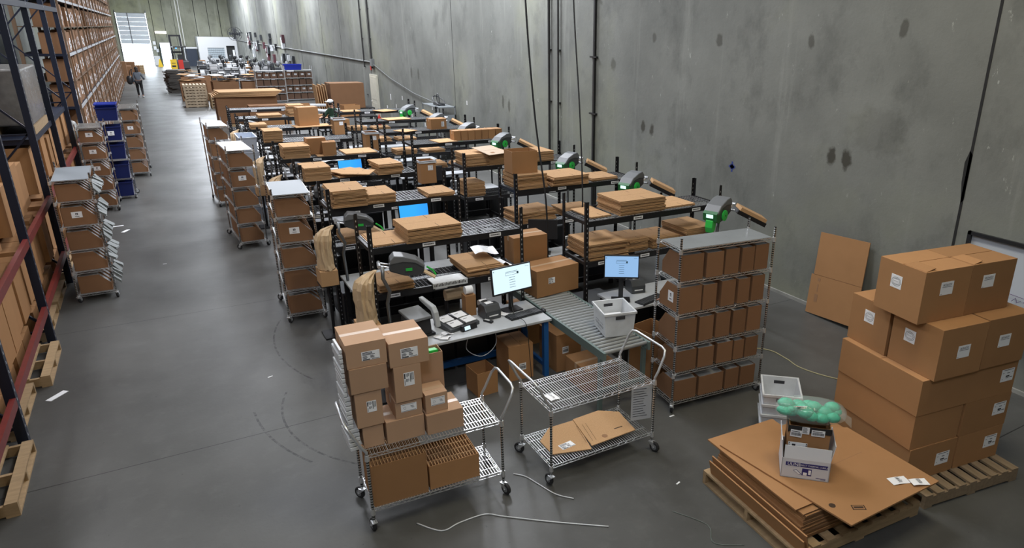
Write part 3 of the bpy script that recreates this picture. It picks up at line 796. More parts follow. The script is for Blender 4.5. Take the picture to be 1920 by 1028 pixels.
# ================================================================ the building
WX = 8.25; YE = 89.0; XL = -7.0
b = MB(); b.box(XL, WX, -4, YE, -.2, 0); struct(b.build('floor', FLOORM))
b = MB(); b.box(WX, WX+.3, -4, YE+.3, -.2, CEIL); struct(b.build('wall_right', WALLM))
b = MB(); b.box(XL-.3, XL, -4, YE+.3, -.2, CEIL); struct(b.build('wall_left', WALLM))
b = MB(); b.box(XL-.3, WX+.3, -4.3, -4, -.2, CEIL); struct(b.build('wall_back', WALLM))
b = MB(); b.box(XL-.3, WX+.3, -4.3, YE+.3, CEIL, CEIL+.2); struct(b.build('ceiling', mat('ceiling_panel', (.35, .36, .37), .8)))
DX0, DX1, DH, MX0, MX1, MH = -2.05, .55, 5.15, 1.35, 2.25, 2.25
b = MB()
for q in ((XL-.3, DX0, 0, CEIL), (DX0, DX1, DH, CEIL), (DX1, MX0, 0, CEIL), (MX0, MX1, MH, CEIL), (MX1, WX+.3, 0, CEIL)): b.box(q[0], q[1], YE, YE+.3, q[2], q[3])
struct(b.build('wall_end', ENDM))
b = MB(); b.box(-40, 40, YE+.3, YE+80, -.25, -.02); struct(b.build('ground_outside', mat('bright_yard', (.75, .76, .78), .8)))
# dock door, raised about two metres
dr = thing('door_1', ((DX0+DX1)/2, YE+.1, 0)); dr['kind'] = 'structure'
for i in range(7):
    z = 2.15+i*.43; b = MB(); b.box(DX0+.02-(DX0+DX1)/2, DX1-.02-(DX0+DX1)/2, 0, .045, z, z+.427)
    b.box(DX0+.02-(DX0+DX1)/2, DX1-.02-(DX0+DX1)/2, -.02, .0, z+.20, z+.225); b.build('door_panel', mat('ribbed_door_steel', (.60, .64, .67), .6), dr)
b = MB()
for x in (-.32, ): b.box(x, x+.07, -.05, 0, 2.15, 5.14)
for x in (DX0-(DX0+DX1)/2-.06, DX1-(DX0+DX1)/2): b.box(x, x+.06, -.2, -.1, 0, 5.4)
b.build('door_track', mat('track_steel', (.16, .17, .18), .5), dr)
# open side door
dr = thing('door_2', (MX0, YE-.02, 0)); dr['kind'] = 'structure'
b = MB(); b.box(-.06, 0, -.05, .02, 0, MH+.06); b.box(MX1-MX0, MX1-MX0+.06, -.05, .02, 0, MH+.06); b.box(0, MX1-MX0, -.05, .02, MH, MH+.06); b.build('door_frame', mat('door_frame_grey', (.3, .31, .32), .5), dr)
b = MB(); b.box(-.05, 0, -.9, -.05, .01, MH-.02); b.build('door_leaf', mat('door_leaf_blue_grey', (.10, .15, .20), .5), dr)
# personnel door in the long wall
dr = thing('door_3', (WX-.005, 31.0, 0)); dr['kind'] = 'structure'
cream = mat('cream_paint', (.55, .53, .44), .5, noise=.15, nscale=6)
b = MB(); b.box(-.06, .0, 0, 1.15, 0, 2.15); b.build('door_frame', cream, dr)
b = MB(); b.box(-.075, -.06, .08, 1.07, .02, 2.06); b.box(-.08, -.075, .2, .95, 1.1, 1.95); b.box(-.08, -.075, .2, .95, .15, .95); b.build('door_leaf', cream, dr)
b = MB(); b.tube([(-.1, .92, 1.0), (-.1, 1.02, 1.0)], .015); b.build('door_handle', CHR, dr)
# joints of the tilt-up panels, pipes on the wall
JT = mat('joint_sealant', (.012, .012, .012), .8)
n = 0
def trim(bm, m, smooth=False):
    global n; n += 1; return struct(bm.build('trim_%d' % n, m, smooth=smooth))
for y, wd in ((4.66, .035), (13.35, .05), (21.9, .022), (32.0, .05), (37.2, .035), (41.5, .04), (48.2, .07), (57.5, .06), (66.3, .06), (75, .06), (84, .06)):
    b = MB(); b.box(WX-.004, WX+.002, y-wd/2, y+wd/2, 0, CEIL)
    if y == 4.66: b.prism([(y-.02, 2.15), (y+.01, 2.1), (y+.05, 2.35), (y+.06, 2.6), (y+.02, 2.75), (y-.02, 2.7)], WX-.004, WX+.002, 'x')
    trim(b, JT)
for x, wd in ((1.05, .05), (2.1, .04), (3.0, .03), (3.6, .10), (5.0, .06), (6.2, .05), (7.3, .06)):
    b = MB(); b.box(x-wd/2, x+wd/2, YE-.004, YE+.002, 2.8 if MX0 < x < MX1 else 0, CEIL); trim(b, JT)
for y, r in ((15.35, .03), (14.9, .022), (31.6, .035), (32.9, .03)):
    b = MB(); b.tube([(WX-.05, y, .6 if y < 20 else 2.4), (WX-.05, y, CEIL)], r, 8)
    for z in (1.2, 2.4, 3.6, 4.8): b.box(WX-.05, WX, y-.05, y+.05, z, z+.03)
    trim(b, mat('dark_conduit', (.05, .05, .05), .5, .5))
b = MB(); b.box(WX-.05, WX, 13.28, 13.34, 0, CEIL)
for z in (1.1, 2.3, 3.5, 4.7): b.box(WX-.06, WX, 13.2, 13.46, z, z+.035)
trim(b, mat('black_pipe', (.016, .016, .016), .5))
b = MB(); b.tube([(WX-.04, YE, 2.7), (WX-.04, 31.6, 2.66)], .03, 6); b.box(WX-.12, WX, 31.35, 31.65, 2.5, 2.8)
b.tube([(WX-.04, 31.5, 2.6), (WX-.05, 29, 2.15), (WX-.05, 26, 1.78), (WX-.06, 24, 1.66), (WX-.25, 22.9, 1.75)], .016, 5); trim(b, mat('grey_conduit', (.16, .17, .17), .5))
b = MB(); b.box(WX-.03, WX, -4, YE, 0, .05); b.at(); struct(b.build('baseboard_right', mat('dusty_concrete_kerb', (.27, .27, .25), .85, noise=.4, nscale=4)))
b = MB()
for x in (3.35, 3.62): b.tube([(x, YE-.08, 2.0), (x, YE-.08, CEIL)], .05, 6)
trim(b, mat('white_pipe', (.75, .75, .70), .5))
# small white paint splashes, blue chalk cross
b = MB()
for y, z, s in ((29.3, 1.42, .09), (28.6, 1.1, .06), (27.7, 1.5, .06), (26.6, .95, .06), (25.1, .75, .06), (24.6, .75, .05), (24.2, 1.45, .06), (23.4, .72, .05), (29.9, .9, .1), (20.9, 1.9, .05)):
    b.box(WX-.003, WX-.001, y-s*.7, y+s*.7, z-s*1.6, z+s)
tag(b.build('wall_notes', mat('white_notices', (.7, .7, .7), .6)), 'row of small white notices taped along the concrete wall beyond the printer trolley', 'notice', kind='stuff')
b = MB(); b.box(WX-.002, WX-.0005, 8.70, 8.86, 1.86, 1.90); b.box(WX-.002, WX-.0005, 8.76, 8.80, 1.79, 1.97); b.box(WX-.002, WX-.0005, 8.73, 8.83, 1.84, 1.92)
trim(b, mat('blue_chalk', (.03, .05, .22), .8))

# ================================================================ pallet racking on the left
RX = -1.65
FY = [2.55+2.75*i for i in range(8)]         # upright frames
def upright_frame(x0, y, h, lab, nm='pallet_rack_frame'):
    t = thing(nm, (0, y, 0), 0, lab, 'rack frame', 'upright frames of the pallet racking')
    for x in (x0-.09, x0-1.07):
        b = MB(); b.box(x, x+.09, -.045, .045, 0, h)
        z = .1
        while z < h: b.box(x+.09, x+.0905, -.008, .008, z, z+.03, 1); z += .1
        b.build('post', [RACKB, CHD], t)
    b = MB(); z = .25; k = 0
    while z < h-1.2:
        a, c = (x0-.05, x0-1.03) if k % 2 == 0 else (x0-1.03, x0-.05)
        b.tube([(a, 0, z), (c, 0, z+1.1)], .02, 4); z += 1.1; k += 1
    for z in (.2, 2.4, 4.6, 6.8):
        if z < h: b.tube([(x0-.05, 0, z), (x0-1.03, 0, z)], .02, 4)
    b.build('brace', RACKB, t)
    return t
for i, y in enumerate(FY):
    upright_frame(RX, y, 7.2, 'dark blue upright frame of the aisle-side racking, %s from the camera' % ORD[i])
for i, y in enumerate(FY[1:]):
    upright_frame(RX-1.35, y+.4, 7.2, 'dark blue upright frame of the rear racking row, %s from the camera' % ORD[i])
LV = [(.55, RED), (1.46, RED), (4.35, RACKB), (6.3, RACKB)]
for i in range(len(FY)-1):
    for z, m_ in LV:
        if z == 4.35 and i < 2: pass
        for x in (RX-.05, RX-1.03):
            t = MB(); t.box(x, x+.05, FY[i]+.047, FY[i+1]-.047, z-.10, z)
            o = t.build('rack_beam', m_); tag(o, '%s beam of the %s bay, %s level, %s side of the aisle racking' % ('red' if m_ is RED else 'dark blue', ORD[i], {.55: 'lowest', 1.46: 'second', 4.35: 'third', 6.3: 'top'}[z], 'aisle' if x > -2 else 'rear'), 'rack beam', 'beams of the pallet racking')
random.seed(11)
def rack_cartons(lv, z, y0, y1, hs, dep, xf, lname, grp, wr=(.42, .62)):
    y = y0; k = 0
    while y < y1:
        wv = round(random.choice((.44, .5, .56)), 2); h = round(random.choice(hs), 2)
        for f in FY:
            if y-.03 < f+.06 and y+wv+.02 > f-.06: y = f+.075
        x = xf+random.uniform(-.05, .04)
        carton(dep, wv-.02, h, (x-dep/2, y+wv/2, z), R(random.uniform(-1, 1)), 'taped' if lv == 9 else 'flaps',
               'plain brown carton, %s from the camera, %s' % (ORD[min(k, 38)], lname), grp)
        y += wv; k += 1
rack_cartons(1, .56, 5.4, 20.5, (.72, .76, .70), .86, RX-.15, 'lower beam level, left racking', 'cartons on the lower beams of the left racking')
rack_cartons(2, 1.47, 5.5, 20.5, (.62, .70, .72), .86, RX-.15, 'upper beam level, left racking', 'cartons on the upper beams of the left racking')
for lv, z in ((1, .56), (2, 1.47)):
    pass
# cartons on floor pallets under the beams
pl = []
for k, y in enumerate((4.6, 5.98, 7.3, 8.74, 9.98, 11.5, 12.74, 14.25, 15.49, 17.0, 18.24)):
    pallet((RX-.60+.14*(k in (2, 4)), y, 0), 0, 'wooden pallet under the left racking, %s from the camera' % ORD[k], 'pallets under the left racking', w=1.05, d=1.12, n=6, mm=WOOD)
    for q in range(2):
        h = .28
        carton(.82, .50, h, (RX-.60, y-.27+.53*q, .14), 0, 'flaps', 'low brown carton, %s one on the %s pallet under the left racking' % (('nearer', 'farther')[q], ORD[k]), 'cartons on pallets under the left racking')
# rear racking row, seen through the front one
rack_z = [(.1, 1.3), (1.75, 1.2), (3.6, 1.2)]
for li, (z, h) in enumerate(rack_z):
    for k in range(11):
        y = 5.70+.72+(k//2)*2.75+1.30*(k % 2)
        carton(.80, 1.2, round(h*random.choice((.75, .9, 1)), 2), (-3.54, y, z), 0, 'taped', 'large brown carton, %s from the camera, %s level, rear racking row' % (ORD[k], ('floor', 'second', 'third', 'top')[li]), 'large cartons in the rear racking row', 'large_carton')
    for q in range(6):
        b = MB(); b.box(-3.97, -3.10, 5.70+2.75*q+.05, 5.70+2.75*q+2.70, z-.095, z-.002); tag(b.build('rack_deck', RACKB), 'dark deck, %s level, %s bay of the rear racking row' % (('floor', 'second', 'third')[li], ORD[q]), 'rack deck', 'decks of the rear racking row')
# wrapped pallet load
WRAP = mat('stretch_wrap', (.17, .165, .155), .25, noise=.5, nscale=7, bump=.7, bscale=9)
t = thing('wrapped_pallet_load', (RX-.56, 15.05, 2.325), 0, 'pallet load wrapped in clear film on the left racking between blue uprights', 'pallet load')
b = MB(); b.box(-.5, .5, -.9, .9, .14, 1.0); b.build('wrapped_cartons', WRAP, t, bevel=.03)
b = MB(); 
for x in (-.5, -.05, .4): b.box(x, x+.1, -.9, .9, 0, .13)
b.build('pallet_base', WOOD, t)
for q, (a, c) in enumerate(((13.62, 16.24), (16.36, 18.98))):
    b = MB(); b.box(RX-1.0, RX-.05, a, c, 2.24, 2.32); tag(b.build('rack_deck', RACKB), ['dark blue deck carrying the film-wrapped pallet load', 'empty dark blue deck beyond the film-wrapped pallet load'][q], 'rack deck')

TANR = mat('tan_rack_steel', (.16, .10, .06), .6)
# labelled pick shelving farther down the aisle
PY0, PY1 = 22.6, 62.0
b0 = thing('pick_shelving', (RX, PY0, 0), 0, 'long steel pick shelving full of labelled cartons on the left beyond the blue racking', 'shelving')
ZS = [.12, .66, 1.30, 1.98, 2.62, 3.28, 3.92, 4.6, 5.24]
for z in ZS:
    big_ = z in (1.98, 3.28, 4.6); b = MB(); b.box(RX-1.0, RX-.045, PY0, PY1, z-(.06 if big_ else .02), z-.001); b.box(RX-.045, RX-.02, PY0, PY1, z-(.07 if big_ else .02), z-.001, 1); b.at(); b.v = [(x-RX, y-PY0, q) for x, y, q in b.v]; b.build('shelf', [RACKB, mat('pale_shelf_edge', (.42, .43, .45), .5)] if z in (1.98, 3.28, 4.6) else [TANR, TANR], b0)
for k in range(17):
    b = MB(); y = PY0+k*(PY1-PY0)/16; b.box(RX-.045, RX-.005, y-.02, y+.02, 0, 7); b.box(RX-1.0, RX-.92, y-.04, y+.04, 0, 7); b.v = [(x-RX, q-PY0, z) for x, q, z in b.v]; b.build('post', TANR, b0)
random.seed(3)
cnt = 0
for zi, z in enumerate(ZS):
    h = .42 if zi < len(ZS)-1 else .42
    for k in range(32):
        y = PY0+.12+.62*k
        if random.random() < .03: continue
        carton(.5, .56, round(random.choice((.50, .53, .55)) if zi else .47, 2), (RX-.32+random.uniform(-.04, .0), y+.3, z), R(random.uniform(-2, 2)), 'flaps', 'white-labelled brown carton in the pick shelving, %s along, %s shelf up' % (ORD[k], ORD[zi]), 'labelled cartons in the pick shelving', 'labelled_carton', (('plain', .17, .25, 'r', random.choice((-.12, -.05, .0, .06, .11)), random.choice((.16, .22, .28))),), cat='labelled box')
        cnt += 1
b = MB(); b2 = MB()
for z in ZS:
    y = PY0+20.1
    while y < PY1-.6:
        h = random.uniform(.42, .47) if z < .2 else random.uniform(.46, .56); b.box(RX-.55, RX-.07, y, y+.53, z+.002, z+h)
        if random.random() < .8: yy = y+random.uniform(.1, .3); b.box(RX-.07, RX-.065, yy, yy+.14, z+.14, z+.32, 1)
        y += .55
tag(b.build('shelved_cartons', [BB, WH]), 'mass of labelled brown cartons filling the far half of the pick shelving', 'boxes', kind='stuff')
# things left loose on top and hanging film
b = MB(); blob(b, (RX-.2, 21.25, .9), .9, 0, (.22, .38, 1.0), 10, 8, .8); tag(b.build('hanging_film', WRAP, smooth=True), 'bunched clear plastic film hanging at the end of the blue racking', 'plastic film')
for k, (y, z) in enumerate(((64.5, 0), (66.5, 0), (69, 0), (71.5, 0))):
    carton(1.0, 1.0, (1.4, 1.0, 1.2, .8)[k], (RX-.3+.25*k, y, z), 0, 'taped', 'large plain brown carton standing on the floor beyond the pick shelving, %s along' % ORD[k], 'large cartons beyond the pick shelving', 'large_carton')
for k in range(5):
    pallet((-1.0, 74.5, k*.142), 0, 'wooden pallet in the small pile near the dock door, %s up' % ORD[k], 'pallets piled near the dock door')
# ================================================================ chrome trolleys full of bin cartons
SH = [.12, .48, .81, 1.18, 1.55, 1.91]
LVN = ['bottom', 'second-lowest', 'middle', 'fourth', 'top open']
random.seed(21)
# tall trolley by the conveyor, bins facing away
RZ = R(-5.5)
wire_rack('wire_shelf_trolley', (4.96, 5.42, 0), RZ, 1.22, .45, 2.03, SH, 'tall wide chrome wire trolley with five rows of brown bins right of the roller conveyor', 'shelf trolley', 'tall chrome wire shelf trolleys', LINERD)
def local(cx, cy, rz, x, y): return (cx+x*math.cos(rz)-y*math.sin(rz), cy+x*math.sin(rz)+y*math.cos(rz))
rows = [(.125, [(-.57, -.27), (-.25, .10), (.12, .32), (.34, .56)]), (.485, [(-.57, -.30), (-.28, -.06), (-.02, .20), (.21, .36), (.37, .56)]),
        (.815, [(-.58, -.32), (-.30, -.10), (-.07, .13), (.16, .35), (.37, .57)]), (1.185, [(-.58, -.29), (-.28, -.09), (-.04, .16), (.19, .36), (.39, .57)]),
        (1.555, [(-.57, -.29), (-.26, -.03), (-.01, .18), (.20, .38), (.39, .58)])]
for ri, (z, cs) in enumerate(rows):
    for i, (a, c) in enumerate(cs):
        p = local(4.96, 5.42, RZ, (a+c)/2, -.0)
        lab = (('bin', .10, .12, 'l', -.02, .15),) if (ri == 3 and i == 0) else ()
        carton(round(c-a-.012, 3), .40, (.25, .25, .30, .30, .29)[ri]-.01*(i % 2), (p[0], p[1], z), RZ+R(random.uniform(-1.5, 1.5)), 'bin',
               'brown bin, %s from the left, %s shelf, tall wide trolley beside the conveyor' % (ORD[i], LVN[ri]), 'bins on the tall wide trolley right of the conveyor', 'bin_carton', lab)
# three trolleys beside the packing rows, bins facing +x
def side_trolley(cx, cy, w, d, rz, phrase, nb, liner, label, lab_lv, seed, hh=.28):
    random.seed(seed)
    wire_rack('wire_shelf_trolley', (cx, cy, 0), rz, w, d, 1.95, SH[:5]+[1.86], label, 'shelf trolley', 'tall chrome wire shelf trolleys', liner)
    for li, z in enumerate(SH[:5]):
        for i in range(nb):
            st = (d-.10)/nb; yy = -d/2+.05+st*(i+.5); p = local(cx, cy, rz, 0, yy)
            lab = (('bin', .13, .09, 'r', -.02, .16),) if (li in lab_lv and i == 0) else ()
            h = hh if li else .27
            if li == 4: h = .25
            carton(round(st-.012, 3), round(w-.07, 2), h, (p[0], p[1], z+.005), rz-PI/2+R(random.uniform(-1.2, 1.2)), 'bin',
                   'brown bin, %s from the near end, %s shelf, %s' % (ORD[i], LVN[li], phrase), 'bins on '+phrase, 'bin_carton', lab)
side_trolley(1.38, 10.5, .50, 1.02, R(-3), 'nearest grey-topped trolley', 4, LINER, 'tall chrome trolley with grey top and brown bins, nearest one beside the packing rows', (3,), 1)
side_trolley(1.12, 14.85, .46, 1.25, R(3), 'white-topped trolley', 5, mat('white_shelf_top', (.75, .77, .8), .3), 'tall chrome trolley with bright white top and brown bins beside the packing rows', (3,), 2)
side_trolley(1.06, 18.6, .44, 1.1, R(3), 'farthest aisle-side trolley', 4, mat('white_shelf_top', (.75, .77, .8), .3), 'tall chrome trolley with pale top, farthest one beside the packing rows', (), 3)
side_trolley(-1.27, 13.0, .48, 1.25, R(1.5), 'near left-rack trolley', 6, LINER, 'tall chrome trolley with grey top against the left racking nearest the camera', (3,), 4)
side_trolley(-1.35, 19.25, .48, 1.0, 0, 'film-topped left-rack trolley', 3, WRAP, 'chrome trolley under crumpled clear film left of the blue totes', (4, 3, 2), 5)
side_trolley(-.70, 23.6, .46, 1.4, 0, 'far left-rack trolley', 6, WRAP, 'chrome trolley draped with film, farthest one along the left racking', (3,), 6)
# white mailers poking out of the left trolley's bins
random.seed(5)
for li, z in enumerate(SH[:5]):
    for i in range(5):
        b = MB(); b.at(-1.04, 12.58+.21*i+random.uniform(-.03, .03), z+.17, ry=.75+random.uniform(-.2, .2), rz=random.uniform(-.25, .25)); b.box(-.02, .14, -.07, .07, 0, .012); b.box(-.02, .13, -.065, .065, .016, .028)
        o = b.build('folded_mailer', mat('pale_mailer', (.19, .205, .2), .6)); tag(o, 'pale folded mailer in the %s bin, %s shelf, near left-rack trolley' % (ORD[i], LVN[li]), 'mailer', 'pale mailers in the near left trolley')
# blue tote column
t = wire_rack('wire_shelf_trolley', (-1.03, 20.3, 0), 0, .48, .62, 1.98, [.07, .50, .97, 1.41, 1.87], 'narrow chrome trolley holding a column of dark blue totes', 'shelf trolley', 'tall chrome wire shelf trolleys')
def tote(loc, w, d, h, m_, label, group=None, name='tote', rz=0, cat='tote', handles=True, lip=.012):
    t = thing(name, loc, rz, label, cat, group)
    b = MB(); k = .9; tt = .006
    def ring(z, s): return [(-w/2*s, -d/2*s, z), (w/2*s, -d/2*s, z), (w/2*s, d/2*s, z), (-w/2*s, d/2*s, z)]
    o0, o1, i1, i0 = ring(0, k), ring(h, 1), ring(h, 1-2*tt/w), ring(.01, k-2*tt/w)
    vs = o0+o1+i1+i0; fs = [(3, 2, 1, 0), (12, 13, 14, 15)]
    for a in (0, 4, 8):
        for q in range(4): fs.append((a+q, a+(q+1) % 4, a+4+(q+1) % 4, a+4+q))
    b.add(vs, fs)
    b.build('shell', m_, t)
    r = MB(); 
    for (x0, x1, y0, y1) in ((-w/2-lip, w/2+lip, -d/2-lip, -d/2+.003), (-w/2-lip, w/2+lip, d/2-.003, d/2+lip), (-w/2-lip, -w/2+.003, -d/2, d/2), (w/2-.003, w/2+lip, -d/2, d/2)): r.box(x0, x1, y0, y1, h-.022, h+.003)
    r.build('rim', m_, t)
    if handles:
        g = MB()
        for s in (-1, 1): g.box(-.055, .055, s*(d/2-.004)-.009, s*(d/2-.004)+.009, h-.075, h-.04)
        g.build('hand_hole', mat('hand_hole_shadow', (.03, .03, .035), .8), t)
    return t
tt = None
for i, z in enumerate((.075, .505, .975, 1.415, 1.875)):
    t = tote((-1.03, 20.25, z), .42, .55, (.34, .34, .34, .32, .30)[i], BIN, 'dark blue plastic tote, %s from the floor in the tote column by the left racking' % ORD[i], 'dark blue totes in the column by the left racking', handles=False)
    if i == 3: stick(t, 'bin', .13, .10, .0, -.268, .17)
tote((-1.03, 20.3, 2.18), .42, .55, .07, mat('blue_tote_rim', (.01, .03, .3), .4), 'shallow bright blue tray topping the blue tote column', None, handles=False)

# ================================================================ front utility cart with parcels
utility_cart((1.56, 5.20, 0), 1.16, .50, (.22, .745), 'chrome two-shelf utility cart loaded with parcels in the foreground', R(-3))
P1 = 'on the loaded cart in front'
def pc(x0, x1, y0, dep, z0, z1, label, labels=(), style='taped', rz=-2):
    w_ = x1-x0; return carton(round(w_, 3), dep, round(z1-z0, 3), ((x0+x1)/2, y0+dep/2, z0), R(rz), style, label, 'parcels on the loaded front cart', 'parcel', labels, mats=[KL, KI])
pc(.985, 1.15, 5.09, .30, .75, .95, 'small plain brown carton at the left bottom of the parcel pile')
pc(1.17, 1.485, 5.06, .30, .75, .95, 'plain brown carton in the middle of the bottom parcel row on the cart')
pc(1.50, 1.82, 5.02, .32, .75, .935, 'plain brown carton at the right end of the bottom parcel row on the cart')
pc(.95, 1.16, 5.08, .30, .952, 1.27, 'brown carton with a sideways label, lower left of the parcel pile', (('ship', .10, .075, 'fv', .02, .18),))
pc(1.26, 1.48, 5.07, .34, .952, 1.105, 'small brown carton with a pale printed label, centre of the parcel pile', (('sketch', .13, .07, 'f', .0, .09),))
pc(1.51, 1.70, 5.06, .22, .937, 1.11, 'small carton with a pale label right of the parcel pile beneath green goods', (('sketch', .12, .075, 'f', .01, .10),))
pc(.93, 1.22, 5.07, .32, 1.272, 1.49, 'unlabelled brown carton just under the top left parcel')
pc(1.27, 1.49, 5.06, .34, 1.107, 1.43, 'tall brown carton with an upright label in the centre of the parcel pile', (('ship', .12, .085, 'fv', .01, .20),))
pc(.925, 1.235, 5.08, .42, 1.492, 1.70, 'taped brown parcel at the top left of the pile', (('ship', .14, .075, 'f', .03, .09),))
pc(1.25, 1.57, 5.06, .42, 1.432, 1.645, 'taped brown parcel at the top right of the pile', (('ship', .14, .085, 'f', .0, .11),))
pc(1.52, 1.76, 5.30, .16, .937, 1.37, 'tall open brown box holding green packets behind the parcels', (), 'open')
for i, (x, z) in enumerate(((1.59, 1.30), (1.69, 1.33), (1.64, 1.19))):
    b = MB(); b.at(x, 5.38, z, rz=.2*i, ry=.3*i-.2); b.box(-.045, .045, -.03, .03, -.03, .04); tag(b.build('green_packet', GRN, bevel=.006), ['green packet at the left in the open box behind the parcels', 'green packet standing highest in the open box', 'green packet in front in the open box'][i], 'packet', 'green packets')
random.seed(9)
b = MB(); z = .752; 
for i in range(30):
    b.box(.985+random.uniform(-.015, .005), 1.2, 5.41+random.uniform(-.01, .01), 5.44+.0, z, z+.03, 0) if False else None
    z += .03
z = .752
for i in range(22):
    b = MB(); x1 = (.965 if z < .93 else .925 if z < 1.25 else .905)-.008; b.box(.866+random.uniform(0, .012), x1, 5.10, 5.36+random.uniform(-.02, .02), z, z+.034)
    tag(b.build('padded_mailer', mat('white_padded_mailer', (.62, .64, .66), .4), bevel=.004), '%s white padded mailer up the stack behind the left parcels' % ORD[i], 'mailer', 'white padded mailers stacked on the loaded cart'); z += .042
P2 = 'parcels on the loaded front cart'
def divided(x0, x1, y0, dep, z0, z1, label):
    o = carton(round(x1-x0, 3), dep, round(z1-z0, 3), ((x0+x1)/2, y0+dep/2, z0), R(-3), 'open', label, 'cartons of dividers on the lower cart shelf')
    b = MB(); w_ = x1-x0
    n_ = 17
    for i in range(n_): x = -w_/2+.012+(w_-.024)*i/(n_-1); b.box(x-.003, x+.003, -dep/2+.01, dep/2-.01, .02, z1-z0-.006)
    for f in (-.25, 0, .25): b.box(-w_/2+.01, w_/2-.01, dep*f-.003, dep*f+.003, .02, z1-z0-.01)
    b.build('divider_grid', KE, o)
divided(1.00, 1.46, 4.99, .38, .225, .62, 'tall open carton of dividers on the lower shelf of the loaded cart')
divided(1.48, 1.93, 4.98, .38, .225, .46, 'shorter open carton of dividers on the lower shelf of the loaded cart')
# second, empty utility cart
utility_cart((3.13, 5.09, 0), 1.16, .62, (.20, .79), 'empty chrome two-shelf utility cart in front of the conveyor')
t = thing('flattened_carton', (3.12, 5.10, .205), R(0), 'single large flattened carton with shipping label on the lower shelf of the empty cart', 'flattened box')
b = MB()
for k, pts in enumerate(([(-.47, -.16), (-.10, -.27), (.02, .27), (-.28, .27), (-.47, .10)], [(-.08, -.24), (.45, -.22), (.50, .16), (.32, .29), (.0, .27)])):
    b.at(0, 0, .004+.012*k, ry=-.0); b.prism(pts, 0, .009, 'z')
b.build('board', KE, t)
b = MB(); 
for x in (-.06, .01, .05): b.at(x, .02, .0258, rz=-.2); b.box(-.001, .001, -.2, .12, 0, .001)
b.at(.12, -.16, .0255); b.lathe([(.03, 0), (.03, .0008)], 16, 1); b.at(.32, -.1, .0255); b.box(-.05, .05, -.006, .006, 0, .0008)
b.build('fold_lines', [KS, KI], t)
stick(t, 'ship', .15, .09, -.28, -.10, .0145, rx=-PI/2, rz=.12)
sheet_paper((2.68, 5.0, .796), .1, .10, .13, 'small white slip lying on the left end of the empty cart')
b = MB(); b.at(3.66, 4.92, .50, rz=-.25); b.box(-.11, .11, -.001, .001, -.2, .2, 0)
for i in range(12): b.box(-.09, .02+.05*random.random(), -.002, -.001, .15-.028*i, .155-.028*i, 1)
tag(b.build('hanging_notice', [mat('pale_notice', (.5, .52, .55), .5), INK]), 'pale printed notice hanging at the right end of the empty cart', 'notice')
# ================================================================ packing rows
LY = [7.45, 9.55, 11.55, 13.75, 15.95, 18.3, 20.6, 22.9]
RY = [7.30, 9.40, 11.50, 14.45, 16.5, 18.7, 21.2]
LX, RX0 = 1.72, 4.42
TOP, LOW = 1.7215, 1.1715
for i, y in enumerate(LY):
    pack_rack((LX, y, 0), 1.88, .62, [1.17, 1.72], 1.98 if i < 6 else 1.8, 'black packing rack on the aisle side, %s row from the camera' % ORD[i], 'aisle-side packing racks')
    desk((LX+.05, y-.74, 0), 1.83, .70, 'grey packing desk%s on the aisle side, %s row from the camera' % ('' if i else ' with blue legs', ORD[i]), 'aisle-side packing desks', col=BLK if i else BLUE)  # black legs in deeper rows: shade under the racks put into the colour
for i, y in enumerate(RY):
    pack_rack((RX0, y, 0), 2.28, .62, [1.17, 1.72], 1.98, 'black packing rack on the wall side, %s row from the camera' % ORD[i], 'wall-side packing racks', back_h=1.98)
    desk((RX0+.1, y-.80, 0), 1.62, .66, 'grey packing desk on the wall side, %s row from the camera' % ORD[i], 'wall-side packing desks', col=BLK)
# dark bins under the racks and mats between the rows, added in place of shade
def shade_bins(x0, w_, y, n_, row, side):
    for k in range(n_):
        b = MB(); a = w_/n_
        b.box(-a/2+.02, a/2-.02, -.26, .26, .0, .5-.06*((k+row) % 3), 0); b.box(-a/2+.01, a/2-.01, -.27, .27, .5-.06*((k+row) % 3), .53-.06*((k+row) % 3), 1)
        tag(b.build('added_shade_bin', [BLP, DGREY], loc=(x0+a*(k+.5), y+.31, 0)), 'added dark shade bin on floor, %s from the left under the %s %s-side rack' % (ORD[k], ORD[row], side), 'bin', 'added dark shade bins under the racks')
SHADE_MAT = mat('black_shade_mat', (.010, .010, .011), .85)
for i, y in enumerate(LY):
    shade_bins(LX+.06, 1.76, y, 4, i, 'aisle')
    if i: b = MB(); b.box(1.8, 3.55, y-1.42, y-.72, 0, .012); tag(b.build('added_shade_mat', SHADE_MAT), 'added black shade mat before the %s aisle-side desk' % ORD[i], 'mat', 'added shade mats between the rows')
for i, y in enumerate(RY):
    shade_bins(RX0+.06, 2.16, y, 4, i, 'wall')
    if i: b = MB(); b.box(4.45, 6.4, y-1.46, y-.78, 0, .012); tag(b.build('added_shade_mat', SHADE_MAT), 'added black shade mat before the %s wall-side desk' % ORD[i], 'mat', 'added shade mats between the rows')
random.seed(31)
def aw(i): return '%s aisle-side rack' % ORD[i]
def ww(i): return '%s wall-side rack' % ORD[i]
